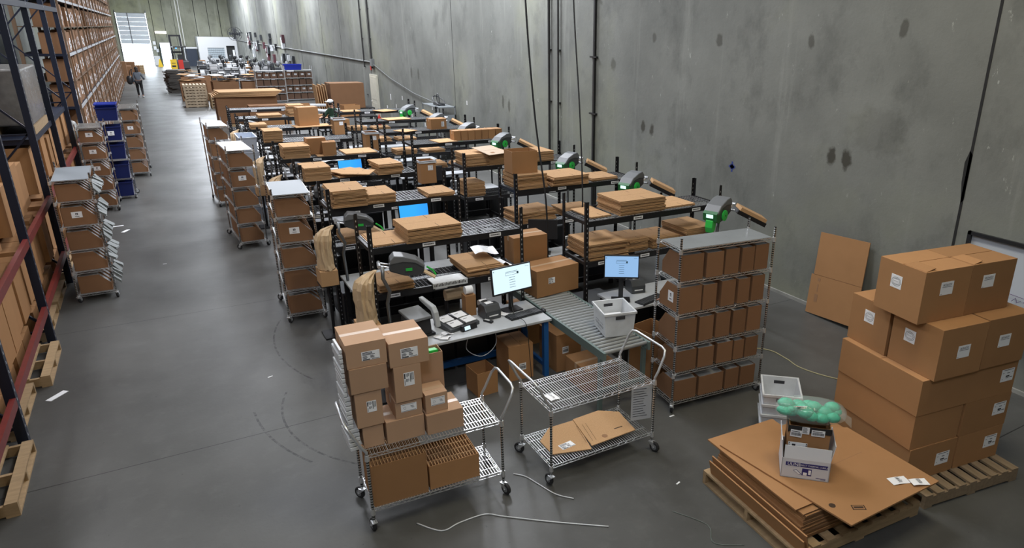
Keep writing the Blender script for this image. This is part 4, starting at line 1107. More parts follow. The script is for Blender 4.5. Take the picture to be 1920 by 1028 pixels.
# --- aisle side, top shelves
stack(1.74, 7.49, .40, .56, TOP, 2, .009, 'left end, top shelf, '+aw(0))
stack(2.15, 7.42, .64, .56, TOP, 9, .018, 'middle, top shelf, '+aw(0))
stack(3.15, 7.55, .34, .30, LOW, 1, .012, 'under the open wire part, '+aw(0))
stack(2.86, 7.47, .46, .60, LOW, 9, .013, 'right, lower shelf, '+aw(0), twist=4, jit=.03)
stack(1.80, 7.50, .40, .5, LOW, 5, .016, 'left, lower shelf, '+aw(0), twist=3)
stack(1.75, 9.50, .46, .60, TOP, 11, .020, 'left, top shelf, '+aw(1), twist=3)
stack(2.24, 9.52, .40, .56, TOP, 7, .018, 'second place, top shelf, '+aw(1))
stack(3.12, 9.55, .40, .52, TOP, 3, .018, 'right, top shelf, '+aw(1), twist=4)
stack(3.1, 9.6, .4, .5, LOW, 5, .03, 'right, lower shelf, '+aw(1))
stack(1.9, 9.6, .5, .5, LOW, 6, .018, 'left, lower shelf, '+aw(1))
stack(1.72, 11.50, .40, .54, TOP, 10, .020, 'left, top shelf, '+aw(2))
z = stack(2.30, 11.55, .46, .50, TOP, 4, .016, 'loose middle, top shelf, '+aw(2), rz=.25, twist=9, jit=.05)
stack(2.40, 11.35, .46, .42, z+.002, 1, .012, 'askew on the loose pile, '+aw(2), rz=-.5)
stack(2.95, 11.52, .40, .58, TOP, 7, .024, 'right, top shelf, '+aw(2), twist=5, jit=.025)
stack(1.82, 13.75, .46, .56, TOP, 10, .021, 'left, top shelf, '+aw(3))
stack(2.95, 13.78, .60, .60, TOP, 1, .02, 'right, top shelf, '+aw(3))
stack(2.42, 13.78, .30, .4, TOP, 1, .01, 'flat under the two small boxes, '+aw(3))
carton(.34, .25, .30, (2.46, 14.14, TOP+.012), .05, 'taped', 'plain upright brown box, rear of two on the fourth aisle-side rack top', 'two boxes on the fourth aisle-side rack')
carton(.24, .26, .24, (2.66, 13.92, TOP+.014), -.12, 'flaps', 'plain upright brown box, front of two on the fourth aisle-side rack top', 'two boxes on the fourth aisle-side rack')
stack(1.78, 15.95, .36, .56, TOP, 11, .021, 'left, top shelf, '+aw(4))
stack(1.78, 18.3, .36, .5, TOP, 5, .02, 'left, top shelf, '+aw(5))
stack(2.75, 18.2, .86, .46, TOP, 1, .014, 'spread wide under the big box, '+aw(5), rz=.1)
carton(.48, .36, .44, (3.1, 18.55, TOP+.016), .12, 'taped', 'big plain brown box standing on the sixth aisle-side rack')
stack(2.25, 20.6, .58, .56, TOP, 3, .022, 'middle, top shelf, '+aw(6))
stack(3.0, 20.65, .4, .5, TOP, 12, .024, 'right, top shelf, '+aw(6), twist=5)
for i in range(2, 7):
    stack(2.2, LY[i]+.05, .44, .48, LOW, 5, .02, 'middle, lower shelf, '+aw(i), twist=4)
# --- wall side, top shelves
stack(4.56, 7.42, .32, .54, TOP, 2, .009, 'left end, top shelf, '+ww(0))
stack(4.98, 7.34, .74, .60, TOP, 10, .019, 'middle, top shelf, '+ww(0))
stack(5.78, 7.38, .52, .54, TOP, 2, .012, 'right, top shelf, '+ww(0))
stack(4.50, 7.33, .60, .60, LOW, 10, .021, 'left, lower shelf, '+ww(0), twist=3, jit=.02)
stack(5.16, 7.40, .34, .48, LOW, 8, .021, 'second place, lower shelf, '+ww(0), twist=3)
stack(5.55, 7.36, .46, .52, LOW, 7, .021, 'third place, lower shelf, '+ww(0), twist=3)
stack(6.1, 7.30, .50, .60, LOW, 10, .022, 'right, lower shelf, '+ww(0), twist=3)
stack(4.50, 7.35, .5, .5, .78, 6, .03, 'in the bottom left of the frame, '+ww(0), twist=4) if 0 else None
z = stack(4.46, 9.42, .50, .56, TOP, 10, .021, 'left, top shelf, '+ww(1))
carton(.42, .34, .34, (4.68, 9.72, z+.001), -.06, 'open', 'open brown carton standing on the pile at the left of the second wall-side rack', None, labels=(('ship', .001, .001, 'f', .1, .2),))
stack(5.06, 9.38, .66, .60, TOP, 7, .020, 'middle, top shelf, '+ww(1), twist=4, jit=.02)
stack(5.84, 9.45, .50, .50, TOP, 3, .015, 'right, top shelf, '+ww(1))
stack(4.48, 9.44, .66, .56, LOW, 8, .020, 'left, lower shelf, '+ww(1), twist=5, jit=.02)
stack(5.36, 9.46, .56, .52, LOW, 5, .022, 'middle, lower shelf, '+ww(1), twist=6, jit=.03)
stack(4.42, 11.54, .46, .54, TOP, 10, .021, 'left, top shelf, '+ww(2))
z = stack(4.92, 11.52, .46, .56, TOP, 9, .021, 'second place, top shelf, '+ww(2))
b = MB(); b.at(5.0, 11.65, z+.05, rz=.25, rx=.14); b.box(-.22, .22, -.26, -.003, 0, .008); b.box(-.22, .22, .003, .26, 0, .008); b.box(-.1, -.02, -.18, -.12, .008, .009, 1)
tag(b.build('flattened_carton', [mat('pale_board', (.56, .43, .31), .8), KI]), 'pale loose sheet of board tilted on the second pile of the third wall-side rack', 'flattened box')
stack(5.76, 11.48, .46, .56, TOP, 8, .022, 'right, top shelf, '+ww(2), twist=3)
stack(5.42, 11.55, .3, .5, TOP, 7, .022, 'between the two tall piles, '+ww(2), twist=3)
stack(4.50, 11.56, .34, .5, LOW, 12, .020, 'left, lower shelf, '+ww(2))
for k in range(7):
    carton(.15, .26, .21, (5.50+.165*k, 14.72, TOP), R(random.uniform(-2, 2)), 'taped', 'small plain brown box, %s from the left in the line on the fourth wall-side rack' % ORD[k], 'line of small boxes on the fourth wall-side rack')
stack(5.0, 14.45, .45, .5, TOP, 1, .012, 'at the left of the small boxes, '+ww(3), rz=.1)
stack(4.75, 16.4, .40, .42, TOP, 1, .012, 'left, top shelf, '+ww(4), rz=.5)
carton(.40, .30, .25, (5.78, 16.72, TOP), .05, 'taped', 'small brown carton with a white slip at the right of the fifth wall-side rack top', None, labels=(('text', .07, .12, 'f', .1, .12),))
stack(5.1, 18.72, .66, .5, TOP, 2, .012, 'middle, top shelf, '+ww(5), rz=.15)
stack(4.55, 21.2, .5, .5, TOP, 1, .015, 'left, top shelf, '+ww(6))
stack(5.5, 20.9, .5, .5, TOP, 1, .015, 'right, top shelf, '+ww(6), rz=.4)
for i in (3, 4, 5, 6):
    stack(4.7, RY[i]+.05, .5, .48, LOW, 5, .02, 'left, lower shelf, '+ww(i), twist=5)
    stack(5.4, RY[i]+.05, .5, .48, LOW, 3, .02, 'middle, lower shelf, '+ww(i), twist=5)
# --- machines, kraft paper, desk equipment, row by row
for i, y in enumerate(LY[:7]):
    ph = '%s aisle-side row from the camera' % ORD[i]
    pm = paper_machine((2.05, y-.24, 1.56), R(-12+3*(i % 3)), 'L', 'dark grey paper machine on a bent arm, '+ph, 'aisle-side paper machines')
    pm.scale = (.86, .86, .82)
    kraft_drape((1.57, y-.24, .98 if i < 2 else .92), 0, 'crumpled brown kraft paper hood left of the machine, '+ph, 'kraft paper bundles on the aisle side', .86)
    if i:
        label_printer((2.55, y-.45, .772), .1, 'small black label printer on the desk, '+ph, 'aisle-side label printers')
        keyboard((3.1, y-.58, .772), -.1, 'black keyboard on the desk, '+ph, 'aisle-side keyboards')
for i, y in enumerate(RY):
    ph = '%s wall-side row from the camera' % ORD[i]
    xx = 6.34
    paper_machine((xx, y-.35, 1.74), PI+R(22), 'R', 'grey and green paper machine with lit display, '+ph, 'wall-side paper machines')
    b = MB(); b.box(-.14, .14, -.14, .14, 0, .02); b.tube([(0, 0, .02), (0, 0, .775)], .03, 8)
    o = b.build('machine_stand', BLK, loc=(xx, y-.35, 0)); tag(o, 'black floor stand under the paper machine, '+ph, 'stand', 'stands of the wall-side paper machines')
    b = MB(); b.tube([(xx+.62, y-.34, 0), (xx+.62, y-.34, 1.5)], .02, 8); b.at(xx+.62, y-.34, 1.60, rz=-.5, ry=.45); b.box(-.22, .24, -.14, .14, -.06, .0); b.box(-.20, .22, -.14, .14, .0, .05, 1); tag(b.build('kraft_paper_tray', [BLK, KE]), 'tilted black paper tray behind the machine, '+ph, 'paper tray', 'kraft paper trays on the wall side')
    if i:
        label_printer((5.25, y-.34, .772), .1, 'small black label printer on the desk, '+ph, 'wall-side label printers')
        mouse((5.17, y-.66, .772), .3, 'black computer mouse on the desk, '+ph, 'wall-side computer mice')
        keyboard((4.83, y-.66, .772), .1, 'black keyboard on the desk, '+ph, 'wall-side keyboards')
# monitors on the desks deeper in the rows, screens lit blue
for i in (2, 4):
    monitor((3.38, LY[i]-.36, .772), R(5), .50, .29, SCRD, 'monitor with a bright blue screen on the %s aisle-side desk' % ORD[i], 'blue-lit monitors', tilt=-.12, up=.24, page=False)
for i in (1, 3):
    monitor((4.70, RY[i]-.36, .772), R(-32), .42, .27, BLP, 'dark switched-off monitor on the %s wall-side desk' % ORD[i], 'dark monitors', tilt=-.06, up=.26, page=False)
# open-top waste cartons hung on posts between the rows
for i, (x, y, z) in enumerate(((4.24, 13.0, 1.22), (4.22, 16.9, 1.28), (4.2, 20.2, 1.25))):
    carton(.30, .34, .42, (x-.02, y, z), 0, 'open', 'white-bagged brown carton on a black post between the rows, %s from the camera' % ORD[i], 'bagged cartons on posts', labels=(('sketch', .10, .10, 'f', .04, .30),))
    b = MB(); b.box(-.04, .04, -.04, .04, 0, z-.012); b.box(-.14, .14, -.16, .16, z-.012, z-.002); tag(b.build('carton_stand', BLK, loc=(x-.02, y, 0)), 'black post stand under the bagged carton, %s from the camera' % ORD[i], 'stand', 'post stands between the rows')
    b = MB(); b.at(x-.02, y, z+.42); b.box(-.163, .163, -.184, -.172, -.03, .012); b.box(-.163, .163, .172, .184, -.03, .012); b.box(-.163, -.152, -.172, .172, -.03, .012); b.box(.152, .163, -.172, .172, -.03, .012); b.box(-.163, .163, -.184, -.15, .002, .012); b.box(-.163, .163, .15, .184, .002, .012)
    tag(b.build('bag_rim', WIT), 'white bag folded over the rim of the carton on the post, %s from the camera' % ORD[i], 'bag', 'white bags in the post cartons')
# papers on racks
sheet_paper((3.44, 7.8, 1.178), .1, .17, .36, 'white crumpled packing slips on the lower shelf right of the flattened cartons, first aisle-side rack', curl=.07)
sheet_paper((3.26, 7.9, 1.345), -.2, .30, .36, 'white sheet draped over the pile of the first aisle-side rack', curl=.05)
b = MB(); b.box(-.21, .21, -.12, .10, 0, .012, 0); b.box(-.215, .215, -.135, -.12, -.05, .012, 0)
for i in range(22): b.box(-.20+i*.018, -.19+i*.018, -.1365, -.135, -.03, -.005+.006*(i % 3), 1)
tag(b.build('mailer_bundle', [WIT, INK], loc=(2.62, 7.56, 1.182)), 'bundle of white printed mailers at the front edge of the first aisle-side rack lower shelf', 'mailers')
sheet_paper((2.80, 16.1, 1.735), .1, .26, .3, 'pale blue paper on the fifth aisle-side rack top', m=mat('pale_blue_paper', (.42, .66, .78), .6), curl=.03)
sheet_paper((3.15, 16.25, 1.20), .2, .5, .4, 'white papers on the lower shelf of the fifth aisle-side rack', curl=.05)
sheet_paper((3.1, 13.9, 1.2), .2, .5, .4, 'white papers on the lower shelf of the fourth aisle-side rack', curl=.05)
b = MB(); b.tube([(0, -.28, 0), (0, .05, 0)], .07, 14); b.at(0, 0, 0); o = b.build('kraft_roll', KP, loc=(2.66, 7.62, .95), rot=(0, 0, PI/2)); tag(o, 'roll of brown kraft paper lying under the first aisle-side rack shelf', 'paper roll')
b = MB()
for s in (-.04, .24): b.box(s-.01, s+.01, -.05, .05, .535, .878)
tag(b.build('roll_cradle', BLK, loc=(2.66, 7.62, 0)), 'black cradle holding the brown paper roll behind the front desk', 'roll holder')

# ---- first aisle-side desk
D = .772
monitor((3.30, 7.16, D), R(7), .53, .30, SCRW, 'computer monitor with a bright white web page on the front desk', None, tilt=-.12, up=.27)
keyboard((3.36, 6.98, D), R(8), 'black keyboard in front of the bright white monitor')
mouse((3.62, 6.97, D), 0, 'black mouse at the right end of the front desk')
label_printer((2.98, 7.14, D), R(5), 'black label printer between the monitor and the paper trays on the front desk')
b = MB(); b.box(-.065, .065, -.065, .065, 0, .26); tag(b.build('roll_box', KR, loc=(2.80, 7.33, D)), 'brown box holding label rolls behind the front label printer', 'box')
b = MB(); b.lathe([(.05, -.045), (.05, .045)], 18); tag(b.build('label_roll', WH, loc=(2.80, 7.33, D+.311), rot=(0, PI/2, 0)), 'white roll of labels on the brown box behind the front label printer', 'label roll')
t = thing('label_tray', (2.55, 7.10, D), R(14), 'black four-slot tray of white labels on the front desk', 'tray')
b = MB(); b.prism([(-.17, 0), (.17, 0), (.17, .08), (-.17, .04)], -.20, .20, 'x'); b.box(-.006, .006, -.17, .17, .04, .085); b.build('tray_body', DGREY, t)
for k, (x, y) in enumerate(((-.10, .07), (.09, .08), (-.08, -.08), (.11, -.07))):
    g = MB(); g.at(x, y, .066+.115*y, rx=.117); g.box(-.075, .075, -.065, .065, 0, .006, 0); g.box(-.05, .0, .02, .028, .006, .0065, 1); g.build('label_stack', [WH, INK], t)
t = thing('postal_scale_display', (2.62, 6.90, D), R(14), 'small scale display with lit white screen at the front edge of the front desk', 'scale display')
b = MB(); b.prism([(-.03, 0), (.03, 0), (.03, .06), (-.012, .065)], -.10, .10, 'x'); b.build('case', BLP, t, bevel=.004)
b = MB(); b.at(-.035, -.0275, .036, rx=-.27); b.box(-.04, .035, -.002, .0, -.022, .022); b.build('screen', SCRW, t)
b = MB(); b.box(-.022, .022, -.06, .06, 0, .02); b.box(-.015, .015, -.02, .05, .02, .024, 1); tag(b.build('phone_handset', [BLP, WIT], loc=(2.90, 6.99, D), rot=(0, 0, .5)), 'small black handset lying right of the label tray', 'handset')
t = thing('label_applicator', (2.08, 7.08, D), R(10), 'grey carton tape machine with a long light lever at the left of the front desk', 'tape machine')
b = MB(); b.box(-.16, .14, -.16, .16, 0, .03); b.prism([(-.15, .03), (.15, .03), (.15, .20), (.02, .26), (-.13, .20)], -.12, .10, 'x'); b.build('base', BLP, t, bevel=.008)
b = MB(); b.prism([(-.16, .21), (.14, .25), (.14, .28), (-.16, .245)], -.15, .10, 'x'); b.build('cover', GREY, t, bevel=.008)
b = MB(); b.prism([(-.24, .12), (-.20, .10), (-.12, .28), (.13, .33), (.15, .37), (-.15, .34), (-.2, .28)], .11, .17, 'x'); b.build('lever', mat('light_grey_plastic', (.42, .44, .45), .4), t, bevel=.012)
for k, (x, y, r) in enumerate(((2.36, 6.90, .2), (2.26, 6.86, .5), (2.30, 6.80, .9))): sheet_paper((x, y, D), r, .12, .10, 'curled white receipt on the left front edge of the front desk, %s from the right' % ORD[k], 'white receipts on the front desk', .025)
sheet_paper((3.18, 7.12, D), .6, .16, .12, 'pale slip between the label printer and the white monitor', None, .02)
def cable(pts, r, m_, label, name='cable', cat='cable', n=3):
    # smooth path through the points
    P = [Vector(p) for p in pts]; out = []
    for i in range(len(P)-1):
        p0, p1, p2, p3 = P[max(i-1, 0)], P[i], P[i+1], P[min(i+2, len(P)-1)]
        for k in range(n*2):
            t_ = k/(n*2); out.append(.5*((2*p1)+(p2-p0)*t_+(2*p0-5*p1+4*p2-p3)*t_*t_+(3*p1-p0-3*p2+p3)*t_**3))
    out.append(P[-1]); b = MB(); b.tube([tuple(q) for q in out], r, 6); o = b.build(name, m_, smooth=True)
    return tag(o, label, cat)
cable([(3.28, 7.2, 1.0), (3.24, 7.0, .80), (3.25, 6.75, .80), (3.26, 6.68, .7), (3.27, 6.66, .4), (3.3, 6.68, .1), (3.32, 6.72, .01)], .004, BLP, 'black cable hanging from the white monitor over the desk edge')
cable([(2.66, 7.0, .66), (2.6, 6.95, .50), (2.75, 6.85, .42), (2.95, 6.9, .52), (3.0, 7.1, .7)], .005, WIT, 'white cable looping below the front desk')
# cartons under the first desk
carton(.36, .42, .50, (3.86, 6.98, 0), R(3), 'flaps', 'brown carton with two barcode stickers right of the front desk leg', None, labels=(('bars', .09, .09, 'f', -.05, .28),))
carton(.32, .40, .46, (3.24, 7.02, 0), R(-2), 'flaps', 'tall brown carton with barcode stickers beneath the front desk keyboard', None, labels=(('bars', .09, .09, 'f', .02, .17),))
carton(.26, .30, .30, (2.72, 6.82, 0), R(4), 'open', 'open brown carton on the floor beneath the front desk edge')
carton(.45, .5, .30, (3.95, 6.35, .0), R(0), 'taped', 'brown carton on the floor beneath the roller conveyor near its middle')
carton(.4, .5, .5, (3.85, 7.9, .0), R(0), 'taped', 'brown carton on the floor beneath the far end of the roller conveyor')

# ---- roller conveyor
t = thing('roller_conveyor', (3.625, 5.58, 0), 0, 'roller conveyor with grey rollers running back between the packing rows', 'conveyor')
cw, cl, ch = .62, 2.75, .775
gr = mat('green_grey_steel', (.13, .18, .17), .45)
for x in (0, cw-.03):
    b = MB(); b.box(x, x+.03, 0, cl, ch-.10, ch-.005); b.build('side_rail', gr, t)
for y in (.08, cl-.16):
    b = MB()
    for x in (0, cw-.045): b.box(x, x+.045, y, y+.045, 0, ch-.10)
    b.box(.045, cw-.045, y, y+.04, .25, .29); b.build('leg_frame', gr, t)
roll_me = None
for k in range(36):
    y = .05+k*.0755
    b = MB(); b.tube([(.03, y, ch-.026), (cw-.03, y, ch-.026)], .0235, 12)
    b.build('roller', mat('galvanised_roller', (.50, .53, .54), .38, .75), t, smooth=False)
T = tote((4.06, 6.06, ch), .37, .42, .29, TUB, 'white postal tub standing on the roller conveyor', None, 'postal_tub', rz=R(-13), cat='tub', handles=True)
g = MB()
for s, sz, z in (('UNITED STATES', .036, .135), ('POSTAL SERVICE', .036, .09), ('PROPERTY OF', .018, .175), ('MAXIMUM PENALTY FOR THEFT', .012, .205), ('DOMESTIC USE ONLY', .014, .05)):
    g.at(-.1755-.0195*(z-.145)*4*.12, 0, z, rz=-PI/2, rx=0); g.T = g.T @ Matrix.Rotation(PI/2-.06, 4, 'X'); g.mesh(text(s, sz), 0)
o = g.build('lettering', INK, T)
b = MB(); b.at(4.06, 6.06, ch+.06, rz=R(-13)); b.box(-.14, .14, -.16, .16, 0, .09); tag(b.build('envelope_pile', WH, bevel=.01), 'white envelopes inside the postal tub on the conveyor', 'envelopes')
carton(.66, .42, .36, (4.05, 7.62, ch), R(6), 'taped', 'large brown parcel with a small label on the far end of the conveyor', None, labels=(('ship', .1, .08, 'f', -.1, .2),))
carton(.46, .34, .34, (3.86, 7.99, 1.0-.0+.18), R(0), 'taped', 'brown carton on the box behind the large conveyor parcel') if 0 else carton(.50, .34, .68, (3.92, 8.06, ch), R(0), 'taped', 'tall brown carton behind the large parcel at the conveyor end')
# ---- first wall-side desk
monitor((4.64, 6.78, D), R(-32), .42, .27, SCRB, 'computer monitor with a pale blue screen on the wall-side front desk', None, tilt=-.06, up=.33)
keyboard((5.0, 6.62, D), R(14), 'black keyboard below the pale blue monitor')
label_printer((5.02, 7.0, D), R(-10), 'black label printer right of the pale blue monitor')
mouse((5.30, 6.70, D), .3, 'black mouse under the hand beside the tall trolley')
sheet_paper((4.50, 6.62, D), .3, .14, .20, 'white slip left of the pale blue monitor base', None, .02)
carton(.40, .40, .5, (4.85, 6.12, 0), R(15), 'open', 'open brown carton on the floor between the conveyor and the tall trolley')
carton(.36, .36, .72, (4.58, 6.02, 0), R(10), 'open', 'tall open brown carton right behind the postal tub')
P = dict(elL=(-.27, .22, 1.02), wrL=(-.27, .42, .88), hdL=(-.27, .50, .865), elR=(.2, .2, 1.03), wrR=(.12, .40, .88), hdR=(.1, .48, .865), chest=(0, .12, 1.12), waist=(0, .03, 1.0), shL=(-.155, .14, 1.2), shR=(.155, .14, 1.2),
         neck0=(0, .17, 1.24), neck=(0, .21, 1.29), head0=(0, .25, 1.32), head=(0, .29, 1.38), head1=(0, .29, 1.44))
person((5.50, 6.15, 0), R(26), P, 'person in dark clothes working at the desk behind the tall wide trolley, only hands visible', (mat('black_cloth', (.02, .02, .022), .8), mat('black_cloth', (.02, .02, .022), .8), RUB), 'short', 1.58)

# ================================================================ right foreground
# pallet with the tower of big cartons
pallet((5.96, 3.22, 0), R(-9), 'grey-brown wooden pallet under the tower of large cartons', None, 1.2, 1.12, 9, WOODD)
rz = R(-8); ca, sa = math.cos(rz), math.sin(rz)
def tw(x, y): return (5.27+x*ca-y*sa, 2.98+x*sa+y*ca)
def big(x, y, w_, d_, z0, z1, label, labels=(), style=None, dr_=0):
    style = style or ('flaps' if z0 > 1.6 else 'flat')
    p = tw(x+w_/2, y+d_/2); return carton(w_, d_, round(z1-z0, 3), (p[0], p[1], z0), rz+R(dr_), style, label, 'large cartons in the tower on the pallet', 'carton', labels)
F1 = (('form', .17, .13, 'f', .26, .02+.16),)
big(0, 0, .60, .98, .14, .495, 'long brown carton with a form label at the lowest left of the carton tower', (('form', .17, .13, 'f', .14, .17),))
big(.62, 0, .60, .98, .14, .495, 'long brown carton with a form label at the lowest right of the carton tower', (('form', .17, .13, 'f', .16, .2),))
big(-.01, .01, .60, .97, .497, .85, 'long unlabelled brown carton, second layer left of the carton tower')
big(.61, .0, .62, .98, .497, .85, 'long brown carton with a form label, second layer right of the carton tower', (('form', .17, .13, 'f', .18, .2),))
big(-.02, .0, 1.24, .98, .852, 1.205, 'wide brown carton with a form label, third layer of the carton tower', (('form', .17, .13, 'f', .50, .2),))
big(.06, .50, .56, .50, 1.207, 1.69, 'square brown carton with an oval sticker, left rear of the fourth layer of the tower', (('oval', .11, .11, 'l', 0, .30),), 'taped') if 0 else None
big(.05, .52, .54, .48, 1.207, 1.67, 'big brown carton with round side sticker, rear of the fourth tower layer', (('oval', .12, .12, 'l', .0, .30),))
big(.06, -.04, .56, .53, 1.207, 1.69, 'big brown carton with round sticker and number label, front of the fourth tower layer', (('oval', .12, .12, 'l', .06, .30), ('num', .15, .12, 'f', .02, .24)))
big(.64, -.03, .56, .53, 1.207, 1.69, 'big brown carton with a number label, right of the fourth tower layer', (('num', .15, .12, 'f', -.03, .25),))
big(.64, .52, .54, .46, 1.207, 1.67, 'big brown carton with open seam, rear right of the fourth tower layer')
big(-.06, .14, .56, .50, 1.692, 2.165, 'big brown carton with round sticker and number label, left of the top tower layer', (('oval', .12, .12, 'l', .04, .30), ('num', .15, .12, 'f', .0, .30)))
big(.505, .14, .56, .50, 1.692, 2.165, 'big brown carton with a number label, right of the top tower layer', (('num', .15, .12, 'f', -.05, .30),))
big(.02, .645, .54, .34, 1.692, 1.95, 'brown carton at the left rear of the top tower layer') if 0 else None
# board leaning on the wall, whiteboard
b = MB(); b.at(8.0, 6.17, .01, rx=-.06, ry=.14); b.box(-.012, 0, -.46, .44, 0.03, .63); b.box(-.012, 0, -.46, .40, .636, 1.28); b.box(-.008, -.004, -.46, .40, .62, .64, 1)
b.box(-.0135, -.012, .26, .32, .22, .34, 1); b.box(-.0135, -.012, .28, .30, .38, .50, 1); b.box(-.0135, -.012, .26, .31, .54, .59, 1)
tag(b.build('flattened_carton', [KR, KI]), 'large flattened carton leaning against the concrete wall left of the carton tower', 'flattened box')
t = thing('whiteboard', (7.88, 3.55, 0), 0, 'rolling whiteboard with a black frame at the right edge behind the carton tower', 'whiteboard')
b = MB(); b.at(0, 0, 0, ry=.02); b.box(0, .018, -.9, .72, 1.12, 1.86); b.build('board', mat('whiteboard_surface', (.50, .54, .60), .25), t)
b = MB()
for y0, y1, z0, z1 in ((-.93, .75, 1.85, 1.89), (-.93, .75, 1.09, 1.13), (-.93, -.89, 1.09, 1.89), (.71, .75, 1.09, 1.89)): b.box(-.01, .03, y0, y1, z0, z1)
b.build('frame', BLP, t)
b = MB()
for y in (-.8, .62): b.tube([(.01, y, .05), (.01, y, 1.1)], .016, 6); b.tube([(-.28, y, .05), (.28, y, .05)], .016, 6)
b.build('stand', BLP, t)
b = MB(); random.seed(4)
for k in range(5):
    y = .1-.13*k; z = 1.22+.02*(k % 2); b.tube([(-.006, y, z), (-.006, y-.04, z+.05), (-.006, y-.06, z), (-.006, y-.1, z+.03)], .004, 4)
b.tube([(-.006, .2, 1.3), (-.006, -.4, 1.27)], .003, 4); b.build('marker_writing', mat('marker_violet', (.10, .04, .16), .6), t)

# pallet of flat boards with the box on it
pallet((4.49, 3.42, 0), R(-4), 'worn wooden pallet carrying large flat cardboard boards at the bottom right', None, 1.45, 1.25, 9, WOOD)
def board(cx, cy, z, w_, d_, rz_, label, th=.012, bend=None, m_=KR, seam=True, group='large flat boards on the pallet'):
    b = MB(); b.at(cx, cy, z, rz=R(rz_)); b.box(-w_/2, w_/2, -d_/2, d_/2, 0, th, 0)
    if seam: b.box(-w_/2, w_/2, -.0015, .0015, th, th+.0006, 1); b.box(-.0015, .0015, -d_/2+.005, -d_/2+.22, th, th+.0006, 1)
    b.box(-w_/2+.004, w_/2-.004, -d_/2+.003, -d_/2+.0, .002, th-.002, 1)
    return tag(b.build('cardboard_board', [m_, KI]), label, 'cardboard sheet', group)
random.seed(8)
for k in range(17):
    board(4.54+random.uniform(-.012, .012), 3.44+random.uniform(-.012, .012), .139+.0158*k, 1.30, 1.10, -4+random.uniform(-.7, .7), '%s large brown board from the bottom of the pallet pile' % ORD[k], .0148, seam=False)
b = MB()
for s, x0 in ((0, -.80), (1, -.72)): 
    b.at(3.80+.04*s, 3.42, .141, rz=R(-4), ry=-.22); b.box(-.006, .006, -.62, .60, 0, .15+.04*s)
tag(b.build('bent_flaps', KR), 'long brown flaps bent upward along the left side of the flat boards', 'cardboard flap')
zt = .139+.0158*17+.002
board(4.25, 3.55, zt, .80, 1.15, -3, 'flat brown board under the left half of the top board', .014)
b = MB(); b.prism([(3.90, 4.0), (4.23, 4.0), (4.64, 3.88), (5.18, 3.60), (5.17, 3.06), (5.16, 2.62), (4.04, 2.63)], zt+.016, zt+.030, 'z', 0)
b.box(4.55, 4.95, 3.248, 3.252, zt+.030, zt+.0306, 1)
b2 = tag(b.build('cardboard_board', [KR, KI]), 'top flat brown board lying askew under the white label box', 'cardboard sheet', 'large flat boards on the pallet')
s = MB(); s.at(4.20, 2.78, zt+.031, rz=R(-30)); s.box(.02, .13, -.03, .03, 0, .0006); s.box(.03, .12, -.022, .022, .0006, .001, 1); s.mesh(text('GREEN', .035), 0) if 0 else None
s.box(.035, .115, -.012, .012, .001, .0014, 0); s.at(4.10, 2.87, zt+.031); s.lathe([(.028, 0), (.028, .0006)], 16)
s.build('printed_mark', [KS, KR], b2)
sheet_paper((4.86, 2.80, zt+.031), R(-17), .17, .10, 'white shipping slip, left half of the pair on the top flat board', 'white slips on the top flat board', .008)
sheet_paper((4.98, 2.69, zt+.042), R(-24), .15, .09, 'white shipping slip, right half of the pair on the top flat board', 'white slips on the top flat board', .008)
b = MB(); b.at(4.75, 2.83, 0, rz=R(6)); b.box(-.2, .25, -.05, .03, .03, .09); tag(b.build('white_offcut', WIT), 'white foam strip lying on the floor at the front of the flat board pallet', 'offcut') if 0 else None
# white label box with brown box and green bag
ZB = zt+.032
t = thing('label_box', (4.29, 3.355, ZB), R(-44), 'open white box printed with label brand name standing on the top flat board', 'box')
t.scale = (1.33, 1.33, 1.35); WBX = mat('white_box_board', (.66, .67, .70), .6); NAVY = mat('navy_print', (.02, .02, .16), .5)
b = MB(); w_, d_, h_ = .30, .26, .14
b.box(-w_/2, w_/2, -d_/2, -d_/2+.005, 0, h_); b.box(-w_/2, w_/2, d_/2-.005, d_/2, 0, h_); b.box(-w_/2, -w_/2+.005, -d_/2, d_/2, 0, h_); b.box(w_/2-.005, w_/2, -d_/2, d_/2, 0, h_); b.box(-w_/2, w_/2, -d_/2, d_/2, 0, .005)
b.build('tray', WBX, t)
b = MB(); b.at(0, -d_/2, h_, rx=-.18); b.box(-w_/2+.01, w_/2-.002, 0, .005, 0, .085); b.at(-w_/2, 0, h_, ry=-.12); b.box(0, .005, -d_/2+.01, d_/2-.01, 0, .12); b.at(w_/2, 0, h_, ry=.15); b.box(-.005, 0, -d_/2+.01, d_/2-.01, 0, .12); b.build('lid_flap', WBX, t)
b = MB(); b.box(-.125, .135, -d_/2-.0012, -d_/2, .088, .115, 0)
for st, sz, x, zz, mi in (('ULINE', .030, -.073, .101, 1), ('DIRECT THERMAL LABELS', .0155, .045, .101, 1), ('S-12345' if 0 else '', .01, 0, 0, 1)):
    if st: b.at(x, -d_/2-.002, zz, rx=PI/2); b.mesh(text(st, sz), mi)
b.at(); y = -d_/2-.0012
b.box(-.02, .04, y, y+.001, .028, .078, 0); b.box(-.012, .012, y-.001, y, .030, .050, 1); b.box(.02, .036, y-.001, y, .038, .07, 1)
b.prism([(-.075, .058), (-.055, .066), (-.02, .035), (-.035, .028)], y, y+.001, 'y', 0); b.prism([(-.070, .057), (-.056, .063), (-.026, .036), (-.036, .031)], y-.001, y, 'y', 1)
b.box(.07, .13, y, y+.001, .018, .021, 0); b.box(.1, .13, y, y+.001, .011, .014, 0)
b.build('printing', [NAVY, WH], t)
t = thing('shipping_box', (4.30, 3.365, ZB+.012), R(-44), 'brown shipping box with a framed logo label standing inside the white label box', 'box')
